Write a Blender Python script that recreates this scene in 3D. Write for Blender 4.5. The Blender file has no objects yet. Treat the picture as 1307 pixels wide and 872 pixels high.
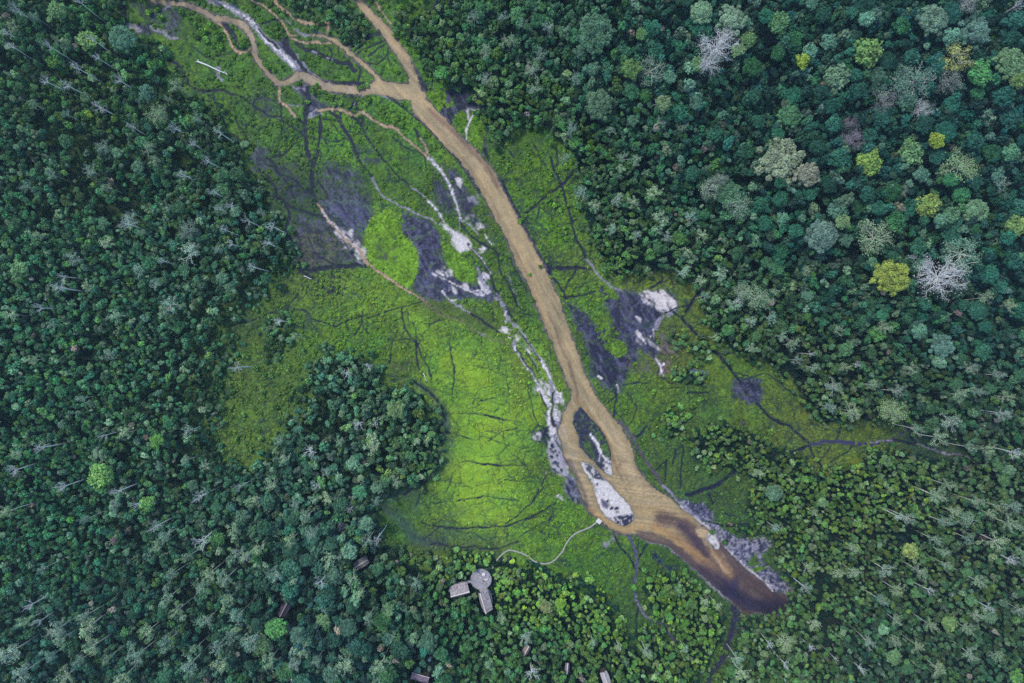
import bpy, math, random
import numpy as np
from mathutils import Vector, Matrix

# ------------------------------------------------------------------ camera, sky, sun, exposure
S = 0.35            # metres of ground per pixel of the aerial view
HC = 300.0          # drone height
scene = bpy.context.scene
cam_d = bpy.data.cameras.new("camera"); cam = bpy.data.objects.new("camera", cam_d)
scene.collection.objects.link(cam)
cam.location = (0, 0, HC); cam.rotation_euler = (0, 0, 0)
cam_d.sensor_width = 36.0; cam_d.lens = 36.0 * HC / (1307 * S)
cam_d.clip_start = 1.0; cam_d.clip_end = 9000.0
scene.camera = cam

world = bpy.data.worlds.new("World"); scene.world = world; world.use_nodes = True
wn = world.node_tree.nodes; wl = world.node_tree.links
bg = wn.get("Background") or wn.new("ShaderNodeBackground")
sky = wn.new("ShaderNodeTexSky"); sky.sky_type = 'NISHITA'; sky.sun_disc = False
SUN_EL, SUN_AZ = math.radians(58), math.radians(315)     # azimuth clockwise from +Y
sky.sun_elevation = SUN_EL; sky.sun_rotation = SUN_AZ
sky.air_density = 1.0; sky.dust_density = 0.6; sky.ozone_density = 1.5
wl.new(sky.outputs[0], bg.inputs[0]); bg.inputs[1].default_value = 0.14
sun_d = bpy.data.lights.new("sun", 'SUN'); sun = bpy.data.objects.new("sun", sun_d)
scene.collection.objects.link(sun)
sun_d.energy = 1.5; sun_d.angle = math.radians(12); sun_d.color = (1.0, 0.93, 0.82)
dv = Vector((math.sin(SUN_AZ) * math.cos(SUN_EL), math.cos(SUN_AZ) * math.cos(SUN_EL), math.sin(SUN_EL)))
sun.rotation_euler = dv.to_track_quat('Z', 'Y').to_euler(); sun.location = dv * 400
scene.view_settings.view_transform = 'Standard'; scene.view_settings.look = 'None'
scene.view_settings.gamma = 1.0; scene.view_settings.use_curve_mapping = False
scene.view_settings.exposure = 1.05
scene.cycles.use_denoising = False
HAZE = 0.00009
scene.cycles.volume_bounces = 0
scene.cycles.max_bounces = 5; scene.cycles.diffuse_bounces = 2; scene.cycles.glossy_bounces = 2
scene.cycles.transparent_max_bounces = 4; scene.cycles.caustics_reflective = False
KD = np.array([1.40, 1.52, 1.70])           # how bright a white sheet on the ground renders; colours below are divided by it

random.seed(7); rng = np.random.default_rng(11)

def lin(c):
    c = np.asarray(c, float) / 255.0
    return np.where(c <= 0.04045, c / 12.92, ((c + 0.055) / 1.055) ** 2.4)
def C(r, g, b): return np.clip(lin((r, g, b)) / KD, 0, 0.85)
def G(px, py, z=0.0):                      # a point at height z seen at that place of the aerial view
    k = (HC - z) / HC
    return ((px - 653.5) * S * k, (436 - py) * S * k)

# ------------------------------------------------------------------ object helpers
def tag(o, label=None, cat=None, group=None, kind=None):
    if label: o["label"] = label
    if cat: o["category"] = cat
    if group: o["group"] = group
    if kind: o["kind"] = kind
    return o
def link(name, data, parent=None, loc=(0, 0, 0), rot=(0, 0, 0), scale=(1, 1, 1)):
    o = bpy.data.objects.new(name, data); scene.collection.objects.link(o)
    o.location = loc; o.rotation_euler = rot; o.scale = scale
    if parent: o.parent = parent
    return o
def empty(name, loc, rz=0, scale=(1, 1, 1)):
    o = link(name, None, None, loc, (0, 0, rz), scale); o.empty_display_size = 0.5
    return o
def mesh_np(name, V, F, mat=None, smooth=False, attrs=None):
    """F: (n,3) or (n,4) int array or list of such arrays"""
    Fs = F if isinstance(F, list) else [F]
    Fs = [f for f in Fs if len(f)]
    me = bpy.data.meshes.new(name)
    V = np.asarray(V, np.float32)
    me.vertices.add(len(V)); me.vertices.foreach_set("co", V.ravel())
    nl = sum(f.size for f in Fs); nf = sum(len(f) for f in Fs)
    me.loops.add(nl); me.polygons.add(nf)
    me.loops.foreach_set("vertex_index", np.concatenate([f.ravel() for f in Fs]).astype(np.int32))
    tot = np.concatenate([np.full(len(f), f.shape[1]) for f in Fs])
    st = np.concatenate([[0], np.cumsum(tot)[:-1]])
    me.polygons.foreach_set("loop_start", st.astype(np.int32))
    me.polygons.foreach_set("use_smooth", np.full(nf, smooth))
    for k, a in (attrs or {}).items():
        a = np.asarray(a, np.float32)
        if a.ndim == 2:
            at = me.attributes.new(k, 'FLOAT_COLOR', 'POINT')
            at.data.foreach_set("color", np.c_[a, np.ones(len(a))].astype(np.float32).ravel())
        else:
            at = me.attributes.new(k, 'FLOAT', 'POINT'); at.data.foreach_set("value", a)
    me.update(calc_edges=True)
    if mat: me.materials.append(mat)
    return me
class MB:                                   # collects boxes, tubes and sheets into one mesh
    def __init__(s): s.v = []; s.f3 = []; s.f4 = []; s.n = 0
    def add(s, V, F):
        V = np.asarray(V, float); F = np.asarray(F, int) + s.n
        s.v.append(V); s.n += len(V)
        (s.f4 if F.shape[1] == 4 else s.f3).append(F)
    def box(s, c, d, rz=0.0):
        x, y, z = [q / 2 for q in d]
        P = np.array([(a, b, e) for e in (-z, z) for b in (-y, y) for a in (-x, x)], float)
        ca, sa = math.cos(rz), math.sin(rz)
        P[:, :2] = P[:, :2] @ np.array([[ca, sa], [-sa, ca]])
        s.add(P + np.array(c), [(0, 2, 3, 1), (4, 5, 7, 6), (0, 1, 5, 4), (2, 6, 7, 3), (0, 4, 6, 2), (1, 3, 7, 5)])
    def tube(s, pts, rad, n=5, cap=True):
        P = np.asarray(pts, float); m = len(P)
        R = np.broadcast_to(np.asarray(rad, float), (m,))
        T = np.gradient(P, axis=0); T /= np.linalg.norm(T, axis=1)[:, None] + 1e-9
        u = np.cross(T, (0.31, 0.95, 0.12)); u /= np.linalg.norm(u, axis=1)[:, None] + 1e-9
        w = np.cross(T, u)
        a = np.arange(n) * 2 * math.pi / n
        ring = P[:, None] + R[:, None, None] * (np.cos(a)[None, :, None] * u[:, None] + np.sin(a)[None, :, None] * w[:, None])
        i = np.arange(m - 1)[:, None] * n; j = np.arange(n)[None]
        q = np.stack([i + j, i + (j + 1) % n, i + n + (j + 1) % n, i + n + j], -1).reshape(-1, 4)
        s.add(ring.reshape(-1, 3), q)
        if cap:
            V = np.vstack([ring[-1], P[-1] + T[-1] * R[-1] * 0.3]); s.add(V, [(k, (k + 1) % n, n) for k in range(n)])
    def mesh(s, name, mat, smooth=False):
        fs = []
        if s.f4: fs.append(np.concatenate(s.f4))
        if s.f3: fs.append(np.concatenate(s.f3))
        return mesh_np(name, np.concatenate(s.v), fs, mat, smooth)
    def obj(s, name, mat, parent=None, smooth=False, **k):
        return link(name, s.mesh(name, mat, smooth), parent, **k)

# ------------------------------------------------------------------ materials
def new_mat(name):
    m = bpy.data.materials.new(name); m.use_nodes = True
    nt = m.node_tree; return m, nt, nt.nodes, nt.links, nt.nodes["Principled BSDF"]
def mix_mul(nt, a, b, fac=1.0):
    n = nt.nodes.new("ShaderNodeMix"); n.data_type = 'RGBA'; n.blend_type = 'MULTIPLY'
    n.inputs[0].default_value = fac
    nt.links.new(a, n.inputs[6]); nt.links.new(b, n.inputs[7]); return n.outputs[2]
def noise_ramp(nt, scale, lo, hi, detail=3, coord='Object', p0=0.3, p1=0.7):
    tc = nt.nodes.new("ShaderNodeTexCoord"); no = nt.nodes.new("ShaderNodeTexNoise")
    no.inputs["Scale"].default_value = scale; no.inputs["Detail"].default_value = detail
    nt.links.new(tc.outputs[coord], no.inputs["Vector"])
    mr = nt.nodes.new("ShaderNodeMapRange")
    mr.inputs[1].default_value = p0; mr.inputs[2].default_value = p1
    mr.inputs[3].default_value = lo; mr.inputs[4].default_value = hi
    nt.links.new(no.outputs["Fac"], mr.inputs[0]); return mr.outputs[0], no
def ground_material(name, rough=None, bump=0.35, bscale=1.6):
    m, nt, N, L, P = new_mat(name)
    at = N.new("ShaderNodeAttribute"); at.attribute_name = "Col"
    v, _ = noise_ramp(nt, 2.2, 0.78, 1.22, 4, 'Object')
    L.new(mix_mul(nt, at.outputs["Color"], v), P.inputs["Base Color"])
    if rough is None:
        wt = N.new("ShaderNodeAttribute"); wt.attribute_name = "wet"
        mr = N.new("ShaderNodeMapRange"); mr.inputs[3].default_value = 0.9; mr.inputs[4].default_value = 0.5
        L.new(wt.outputs["Fac"], mr.inputs[0]); L.new(mr.outputs[0], P.inputs["Roughness"])
    else: P.inputs["Roughness"].default_value = rough
    P.inputs["Specular IOR Level"].default_value = 0.18
    n2 = N.new("ShaderNodeTexNoise"); n2.inputs["Scale"].default_value = bscale; n2.inputs["Detail"].default_value = 4
    tc = N.new("ShaderNodeTexCoord"); L.new(tc.outputs["Object"], n2.inputs["Vector"])
    b = N.new("ShaderNodeBump"); b.inputs["Strength"].default_value = bump; b.inputs["Distance"].default_value = 0.3
    L.new(n2.outputs["Fac"], b.inputs["Height"]); L.new(b.outputs[0], P.inputs["Normal"])
    return m
def leaf_material():
    m, nt, N, L, P = new_mat("foliage")
    at = N.new("ShaderNodeAttribute"); at.attribute_type = 'INSTANCER'; at.attribute_name = "tint"
    vv = N.new("ShaderNodeAttribute"); vv.attribute_name = "v"
    mr = N.new("ShaderNodeMapRange"); mr.inputs[3].default_value = 0.45; mr.inputs[4].default_value = 1.6
    L.new(vv.outputs["Fac"], mr.inputs[0])
    c = mix_mul(nt, at.outputs["Color"], mr.outputs[0])
    hs = N.new("ShaderNodeHueSaturation")
    h = N.new("ShaderNodeMapRange"); h.inputs[3].default_value = 0.475; h.inputs[4].default_value = 0.52
    w = N.new("ShaderNodeMath"); w.operation = 'FRACT'; x = N.new("ShaderNodeMath"); x.operation = 'MULTIPLY'; x.inputs[1].default_value = 7.3
    L.new(vv.outputs["Fac"], x.inputs[0]); L.new(x.outputs[0], w.inputs[0]); L.new(w.outputs[0], h.inputs[0])
    L.new(h.outputs[0], hs.inputs["Hue"]); L.new(c, hs.inputs["Color"])
    L.new(hs.outputs[0], P.inputs["Base Color"])
    P.inputs["Roughness"].default_value = 0.65; P.inputs["Specular IOR Level"].default_value = 0.12
    return m
def simple_mat(name, col, rough=0.8, nscale=3.0, lo=0.7, hi=1.2, bump=0.0, spec=0.3):
    m, nt, N, L, P = new_mat(name)
    rgb = N.new("ShaderNodeRGB"); rgb.outputs[0].default_value = (*[float(q) for q in col], 1)
    v, no = noise_ramp(nt, nscale, lo, hi, 4)
    L.new(mix_mul(nt, rgb.outputs[0], v), P.inputs["Base Color"])
    P.inputs["Roughness"].default_value = rough; P.inputs["Specular IOR Level"].default_value = spec
    if bump:
        b = N.new("ShaderNodeBump"); b.inputs["Strength"].default_value = bump; b.inputs["Distance"].default_value = 0.1
        L.new(no.outputs["Fac"], b.inputs["Height"]); L.new(b.outputs[0], P.inputs["Normal"])
    return m
M_GROUND = ground_material("marsh_ground")
M_RIVER = ground_material("river_water", rough=0.5, bump=0.12, bscale=1.2)
M_RIVER.node_tree.nodes["Principled BSDF"].inputs["Specular IOR Level"].default_value = 0.2
M_LEAF = leaf_material()
M_BARK = simple_mat("mossy_bark", (0.045, 0.05, 0.038))
M_WHITE = simple_mat("bleached_wood", (.62, .64, .62), 0.75, 1.2, 0.85, 1.0)
M_PALE = simple_mat("pale_bark", C(226, 232, 228), 0.75, 1.2, 0.75, 1.15)
M_PINK = simple_mat("pinkish_twigs", C(160, 150, 175), 0.75, 1.2, 0.75, 1.15)
M_DECK = simple_mat("weathered_boards", C(174, 176, 192), 0.7, 1.1, 0.7, 1.15, 0.2)
M_WALK = simple_mat("bleached_boards", C(176, 180, 178), 0.7, 2.0, 0.85, 1.1)
M_THATCH = simple_mat("grey_thatch", C(166, 162, 170), 0.95, 1.6, 0.35, 1.5, 0.8)
M_RIDGE = simple_mat("pale_ridge_cap", C(236, 232, 240), 0.9, 3.0, 0.75, 1.1, 0.3)
M_WALL = simple_mat("dark_timber_wall", (0.10, 0.08, 0.07))
M_TIN = simple_mat("tin_roof_sheet", C(165, 155, 195), 0.45, 1.3, 0.5, 1.25, 0.1, 0.5)
M_TEAL = simple_mat("teal_tarpaulin", C(20, 95, 100), 0.5, 1.0, 0.8, 1.1)
M_BLUE = simple_mat("pale_blue_plastic", C(130, 165, 190), 0.4, 1.0, 0.9, 1.05)
M_CHAIR = simple_mat("white_plastic", C(232, 232, 240), 0.4, 1.0, 0.95, 1.0)

# ------------------------------------------------------------------ raster maths for the marsh floor
def axis(lo, hi, step, far):
    mid = np.arange(lo, hi + step, step); a, out, d = mid[-1], [], step
    while a < hi + far: d *= 1.25; a += d; out.append(a)
    b, o2, d = mid[0], [], step
    while b > lo - far: d *= 1.25; b -= d; o2.append(b)
    return np.concatenate([o2[::-1], mid, out])
xs = axis(146, 1252, 1.0, 9000); ys = axis(-16, 890, 1.0, 9000)
PY, PX = np.meshgrid(ys, xs, indexing='ij'); NY, NX = PX.shape

def vnoise(x, y, scale, seed):
    """smooth value noise, 0..1, evaluated at arrays x, y"""
    r = np.random.default_rng(seed); T = r.random((256, 256))
    x = np.asarray(x, float) / scale; y = np.asarray(y, float) / scale
    i = np.floor(x).astype(int); j = np.floor(y).astype(int); fx = x - i; fy = y - j
    fx = fx * fx * (3 - 2 * fx); fy = fy * fy * (3 - 2 * fy)
    i0, i1, j0, j1 = i % 256, (i + 1) % 256, j % 256, (j + 1) % 256
    return (T[j0, i0] * (1 - fx) + T[j0, i1] * fx) * (1 - fy) + (T[j1, i0] * (1 - fx) + T[j1, i1] * fx) * fy
def fbm(x, y, scale, seed, octv=4):
    s = 0; a = 1; t = 0
    for k in range(octv):
        s = s + a * vnoise(x + 13.7 * k, y - 7.1 * k, scale / 2 ** k, seed + k); t += a; a *= 0.55
    return s / t
N3 = fbm(PX, PY, 3.0, 1, 2); N6 = fbm(PX, PY, 6, 5, 3); N14 = fbm(PX, PY, 14, 9, 4); N40 = fbm(PX, PY, 40, 15, 5)
NP = fbm(PX, PY, 1.6, 61, 2)
WX = PX + (N6 - .5) * 3.0 + (N14 - .5) * 4; WY = PY + (fbm(PX, PY, 6, 25, 3) - .5) * 3.0 + (fbm(PX, PY, 14, 35, 3) - .5) * 4
def sstep(a, b, x): t = np.clip((x - a) / (b - a), 0, 1); return t * t * (3 - 2 * t)
def spline(pts, n=5):
    P = np.array([tuple(p) for p in pts], float)
    if len(P) < 3: return P
    Q = np.vstack([2 * P[0] - P[1], P, 2 * P[-1] - P[-2]]); out = []
    for i in range(1, len(Q) - 2):
        for t in np.arange(n) / n:
            a, b, c, d = Q[i - 1], Q[i], Q[i + 1], Q[i + 2]
            out.append(0.5 * ((2 * b) + (c - a) * t + (2 * a - 5 * b + 4 * c - d) * t * t + (3 * b - a - 3 * c + d) * t ** 3))
    out.append(P[-1]); return np.array(out)
def window(P, m):
    i0 = max(0, np.searchsorted(xs, P[:, 0].min() - m)); i1 = np.searchsorted(xs, P[:, 0].max() + m)
    j0 = max(0, np.searchsorted(ys, P[:, 1].min() - m)); j1 = np.searchsorted(ys, P[:, 1].max() + m)
    return slice(j0, j1), slice(i0, i1)
def seg_d(X, Y, P, W):
    D = np.full(X.shape, 1e9)
    for k in range(len(P) - 1):
        ax, ay = P[k]; dx, dy = P[k + 1] - P[k]; L2 = dx * dx + dy * dy + 1e-9
        t = np.clip(((X - ax) * dx + (Y - ay) * dy) / L2, 0, 1)
        D = np.minimum(D, np.hypot(X - ax - t * dx, Y - ay - t * dy) - (W[k] * (1 - t) + W[k + 1] * t))
    return D
def line_sd(pts, w, warp=True):
    """window and signed distance (positive inside) of a stroke; pts may carry a third value, the half width"""
    A = [(p[0], p[1], p[2] if len(p) > 2 else w) for p in pts]
    Q = spline(A); P, W = Q[:, :2], Q[:, 2]; m = W.max() + 8; win = window(P, m)
    X, Y = (WX[win], WY[win]) if warp else (PX[win], PY[win])
    if X.size > 60000:                       # long strokes are cut up so that each piece stays local
        D = np.full(X.shape, 1e9); c = max(4, len(P) // 8)
        for k in range(0, len(P) - 1, c):
            p = P[k:k + c + 1]; ww = W[k:k + c + 1]; w2 = window(p, m)
            X2, Y2 = (WX[w2], WY[w2]) if warp else (PX[w2], PY[w2])
            d = seg_d(X2, Y2, p, ww); a, b = w2[0].start - win[0].start, w2[1].start - win[1].start
            D[a:a + d.shape[0], b:b + d.shape[1]] = np.minimum(D[a:a + d.shape[0], b:b + d.shape[1]], d)
        return win, -D
    return win, -seg_d(X, Y, P, W)
def inside(X, Y, P):
    r = np.zeros(X.shape, bool); n = len(P); j = n - 1
    for i in range(n):
        xi, yi = P[i]; xj, yj = P[j]
        if yi != yj:
            c = ((yi > Y) != (yj > Y)) & (X < (xj - xi) * (Y - yi) / (yj - yi) + xi); r ^= c
        j = i
    return r
def poly_sd(pts, warp=True, m=12, smooth=True):
    P = np.array(pts, float)
    if smooth and len(P) > 3:
        Q = spline(list(map(tuple, P)) + [tuple(P[0])], 3); P = Q[:-1]
    win = window(P, m); X, Y = (WX[win], WY[win]) if warp else (PX[win], PY[win])
    D = np.full(X.shape, 1e9); n = len(P)
    for k in range(n):
        a, b = P[k], P[(k + 1) % n]; p = np.array([a, b])
        if X.size > 60000:
            x0, x1 = min(a[0], b[0]) - m - 6, max(a[0], b[0]) + m + 6; y0, y1 = min(a[1], b[1]) - m - 6, max(a[1], b[1]) + m + 6
            bx, by = xs[win[1]], ys[win[0]]
            i0, i1, j0, j1 = np.searchsorted(bx, x0), np.searchsorted(bx, x1), np.searchsorted(by, y0), np.searchsorted(by, y1)
            if i1 <= i0 or j1 <= j0: continue
            w = (slice(j0, j1), slice(i0, i1)); D[w] = np.minimum(D[w], seg_d(X[w], Y[w], p, (0, 0)))
        else: D = np.minimum(D, seg_d(X, Y, p, (0, 0)))
    D = np.minimum(D, m)
    return win, np.where(inside(X, Y, P), D, -D)

COL = np.zeros((NY, NX, 3)); WET = np.zeros((NY, NX)); HGT = np.zeros((NY, NX)); GRASSY = np.ones((NY, NX))
def blend(win, a, col, wet=None, h=None, grass=None, layer=None):
    L = COL if layer is None else layer
    L[win] = L[win] * (1 - a[..., None]) + np.asarray(col) * a[..., None]
    if layer is None:
        if wet is not None: WET[win] = WET[win] * (1 - a) + wet * a
        if h is not None: HGT[win] = HGT[win] * (1 - a) + h * a
        if grass is not None: GRASSY[win] = GRASSY[win] * (1 - a) + grass * a
def stroke(pts, w, col, soft=1.3, al=1.0, ragged=0.8, patch=None, **k):
    win, sd = line_sd(pts, w)
    a = np.clip((sd + (N3[win] - .5) * ragged * 2 + (NP[win] - .5) * .8) / soft + .5, 0, 1) * al
    if patch is not None: a = a * sstep(patch - .09, patch + .09, .6 * N6[win] + .4 * NP[win])
    blend(win, a, col, **k)
def area(pts, col, soft=2.5, al=1.0, ragged=5, patch=None, **k):
    win, sd = poly_sd(pts)
    a = np.clip((sd + (N6[win] - .5) * ragged * 2 + (NP[win] - .5) * (1.5 + ragged)) / soft + .5, 0, 1) * al
    if patch is not None: a = a * sstep(patch - .07, patch + .07, 0.45 * N6[win] + 0.3 * N3[win] + .25 * NP[win])
    if k.get('grass') == 1: col = np.asarray(col) * np.array([1.1, 1.02, .8]) * (1 + .7 * (NP[win] - .5) + .5 * (N3[win] - .5) + .7 * (N14[win] - .5) + .25 * (rng.random(a.shape) - .5))[..., None]
    blend(win, a, col, **k)
def disc(x, y, r): return [(x + r * math.cos(t), y + r * math.sin(t) * .9) for t in np.arange(8) * math.pi / 4]
def idw(ctrl, X, Y, p=2.4, soft=25):
    num = 0; den = 0
    for c in ctrl:
        w = 1 / ((X - c[0]) ** 2 + (Y - c[1]) ** 2 + soft ** 2) ** (p / 2)
        den = den + w; v = np.asarray(c[2], float)
        num = num + w[..., None] * v
    return num / den[..., None]
# --- what grows where
CLEAR = [(150,-16),(156,20),(162,45),(195,54),(213,75),(232,95),(236,112),(262,122),(283,140),(292,165),(308,185),(318,215),(335,235),(345,262),(365,285),(375,320),(380,345),(350,365),(325,385),(305,400),(295,420),(300,440),(292,470),(300,500),(285,530),(277,560),(290,588),(318,592),(342,572),(352,545),(372,522),(378,490),(385,470),(395,457),(420,447),(450,452),(478,462),(488,490),(510,492),(535,497),(552,520),(564,545),(564,572),(560,592),(550,608),(530,620),(500,628),(478,634),(478,650),(486,680),(500,698),(520,712),(560,708),(600,700),(640,706),(680,716),(715,728),(745,735),(770,752),(790,775),(808,800),(812,815),(816,800),(835,800),(852,815),(864,822),(856,806),(840,788),(822,770),(818,745),(832,730),(865,733),(890,745),(915,768),(927,785),(926,810),(912,840),(890,868),(893,890),(915,890),(926,850),(938,828),(944,808),(943,792),(958,789),(985,786),(1008,789),(1006,762),(1014,752),(996,730),(985,712),(988,695),(985,690),(965,672),(950,650),(958,625),(955,612),(930,600),(895,592),(878,578),(880,560),(895,542),(930,540),(960,550),(985,568),(1010,573),(1030,582),(1045,600),(1065,598),(1100,588),(1125,573),(1180,580),(1240,590),(1240,578),(1190,562),(1160,542),(1110,536),(1075,538),(1050,540),(1035,528),(1020,500),(1000,480),(975,465),(940,452),(915,435),(902,410),(900,385),(905,365),(880,358),(850,347),(800,354),(775,337),(757,312),(747,280),(737,240),(728,200),(700,167),(675,160),(645,178),(630,190),(622,160),(611,135),(590,113),(560,105),(545,95),(530,62),(512,42),(512,25),(535,18),(557,-16)]
THICK = [[(355,-10),(440,-10),(448,14),(436,24),(420,18),(400,26),(378,18),(362,6)],
         [(424,30),(440,24),(458,16),(474,34),(470,46),(448,52),(430,46)],
         [(505,18),(525,10),(520,24),(508,32)],
         [(341,398),(362,396),(376,415),(380,440),(368,458),(345,462),(335,440)],
         [(840,532),(852,524),(868,526),(876,540),(870,556),(856,560),(842,552)],
         [(882,440),(892,436),(905,446),(898,460),(884,458)],[(862,478),(880,470),(902,478),(900,494),(880,490),(862,490)],
         [(858,428),(872,430),(874,442),(860,444)],[(932,672),(950,668),(985,672),(984,684),(950,684),(935,680)]]
SHRUBBY = [[(640,712),(700,726),(745,738),(790,785),(808,815),(700,800),(640,760)],[(490,640),(482,660),(490,700),(520,715),(512,690),(500,668)]]
clear_sd = np.full((NY, NX), -30.0)
w_, sd_ = poly_sd(CLEAR, m=30); clear_sd[w_] = sd_
for t_ in THICK:
    w_, sd_ = poly_sd(t_, m=12); clear_sd[w_] = np.minimum(clear_sd[w_], -sd_)
def raster_at(A, x, y):
    i = np.clip(np.searchsorted(xs, x), 0, NX - 1); j = np.clip(np.searchsorted(ys, y), 0, NY - 1); return A[j, i]

# --- base colours of the grass, by place
GRASSC = [(250,60,(72,112,46)),(300,120,(74,116,46)),(350,170,(76,118,44)),(330,60,(70,112,44)),(430,90,(76,118,46)),(440,180,(80,124,42)),(500,200,(72,112,44)),(400,40,(62,98,46)),
 (330,140,(62,96,52)),(380,250,(62,88,56)),(440,250,(70,104,56)),(490,310,(110,158,40)),(520,340,(108,156,40)),(500,345,(96,140,46)),(585,335,(88,132,46)),(560,240,(74,108,48)),(420,380,(96,134,60)),(480,380,(104,144,56)),(400,320,(64,92,56)),
 (350,380,(80,116,54)),(330,450,(86,120,54)),(320,540,(86,120,54)),(360,500,(82,116,54)),(300,420,(66,96,56)),(430,420,(92,138,50)),(480,430,(84,130,50)),(510,460,(82,120,52)),
 (540,420,(122,170,56)),(600,470,(132,182,60)),(620,540,(134,184,62)),(600,600,(134,184,64)),(640,640,(132,182,62)),(600,650,(128,176,62)),(655,480,(116,158,58)),(590,400,(100,140,48)),(560,395,(92,118,56)),(620,410,(86,124,44)),(645,460,(112,150,56)),
 (690,600,(92,132,48)),(700,640,(92,136,44)),(660,690,(104,148,50)),(600,690,(88,118,58)),(560,690,(80,108,62)),(530,660,(78,128,56)),(510,640,(74,118,60)),(540,620,(84,118,54)),(560,540,(96,138,58)),(570,500,(108,152,56)),(575,620,(112,158,56)),
 (720,690,(92,140,46)),(740,720,(72,120,48)),(770,720,(82,126,44)),(790,740,(78,122,48)),(700,720,(74,118,48)),(640,740,(70,112,52)),(740,770,(60,100,50)),(850,705,(66,108,46)),(880,730,(60,98,48)),
 (600,150,(78,128,40)),(560,130,(80,130,42)),(640,190,(74,112,46)),(660,230,(80,122,42)),(710,300,(86,132,42)),(700,240,(84,128,44)),(740,340,(96,128,52)),(800,365,(98,128,54)),(740,380,(92,136,42)),(880,370,(92,118,56)),(885,420,(88,118,52)),(860,440,(92,110,66)),
 (670,380,(72,108,44)),(660,330,(74,110,44)),(740,450,(72,108,46)),(640,290,(78,112,52)),(800,530,(80,118,44)),(820,500,(86,124,48)),(840,580,(72,108,50)),(900,520,(74,110,50)),(930,470,(88,122,46)),(1000,510,(92,122,50)),(1020,540,(92,116,58)),(960,540,(86,120,46)),(900,600,(66,100,52)),(900,640,(64,98,56)),(1080,550,(82,110,50)),(1070,585,(96,124,50)),(1180,575,(60,88,60)),(1050,560,(88,114,54)),
 (940,770,(60,90,56)),(980,660,(60,96,56)),(790,800,(56,92,50)),(840,800,(62,98,48)),(1000,760,(60,90,50))]
FLOOR_SHADE = [(270,420,(70,98,52)),(260,520,(66,94,52)),(300,580,(66,94,52)),(330,430,(74,100,54)),(180,60,(50,76,44)),(200,250,(52,78,44)),(60,60,(46,70,44)),(120,130,(60,84,42)),(90,80,(60,86,40)),(250,250,(50,72,36)),(270,235,(58,80,40)),(130,260,(44,64,36)),(60,400,(20,44,42)),(60,600,(20,44,42)),(215,480,(36,58,40)),(250,620,(34,56,40)),(200,820,(34,52,34)),(400,600,(22,44,44)),(450,820,(14,34,40)),(350,850,(10,30,38)),(650,820,(24,48,36)),(870,780,(26,52,36)),(1100,650,(22,46,40)),(1200,760,(14,36,42)),(1100,480,(22,44,40)),(1200,200,(10,32,42)),(1000,60,(10,32,42)),(800,100,(12,34,42)),(800,280,(22,46,42)),(620,60,(26,52,38)),(700,40,(14,36,42))]  # forest floor by place; dark teal entries hold the shade of canopy gaps
COL[:] = C(96, 130, 60)
sub = (slice(np.searchsorted(ys, -60), np.searchsorted(ys, 940)), slice(np.searchsorted(xs, -60), np.searchsorted(xs, 1370)))
gx, gy = np.arange(-80, 1400, 8.0), np.arange(-80, 960, 8.0)
def coarse(ctrl, X, Y, **k):
    cy, cx = np.meshgrid(gy, gx, indexing='ij'); A = idw([(c[0], c[1], lin(c[2]) / KD) for c in ctrl], cx, cy, **k)
    fx = np.clip((X - gx[0]) / 8, 0, len(gx) - 1.001); fy = np.clip((Y - gy[0]) / 8, 0, len(gy) - 1.001)
    i, j = fx.astype(int), fy.astype(int); u, v = (fx - i)[..., None], (fy - j)[..., None]
    return (A[j, i] * (1 - u) + A[j, i + 1] * u) * (1 - v) + (A[j + 1, i] * (1 - u) + A[j + 1, i + 1] * u) * v
g = coarse(GRASSC, WX, WY, p=3.6, soft=24); f = coarse(FLOOR_SHADE, WX, WY, p=2.2, soft=30)
SOFTE = (sstep(440, 400, PX) + sstep(690, 715, PY) * sstep(835, 815, PX) * sstep(480, 500, PX)).clip(0, 1)      # where scrub fades into forest
g = g * (1 + .24 * (sstep(600, 520, PX) * sstep(250, 200, PY)))[..., None]
a_ = sstep(-1, 1, (clear_sd + 4 + SOFTE * 16 + (N14 - .5) * 14) / (4 + 4 * SOFTE))[..., None]
# tone of the turf: mottling at several sizes, olive dry tinge, bluish wet tinge
mott = 0.80 + 0.5 * (N3 - .5) + 0.35 * (N6 - .5) + 0.5 * (N14 - .5) + 0.45 * (N40 - .5) + .2
speck = rng.random((NY, NX)); mott = mott * (0.82 + 0.36 * speck)
LUSH = sstep(.26, .40, g[..., 1] * KD[1]); mott = 1 + (mott - 1) * (1 - .55 * LUSH); g = g * mott[..., None] * np.array([1.12, 1.03, .78])
hue = (fbm(PX, PY, 22, 45, 4) - .5)[..., None]
g = g * (1 + hue * np.array([0.55, 0.0, -0.5]))
COL[:] = g * a_ + f * (0.8 + .4 * N6[..., None]) * (1 - a_)
HGT[:] = 0.42 * (N6 - .3) + 0.25 * (N3 - .5)
GRASSY[:] = a_[..., 0]
MARSHY = sstep(500, 440, PX) * sstep(400, 370, PY) * sstep(90, 130, PY) + .6 * sstep(600, 640, PX) * sstep(420, 380, PY)
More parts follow.
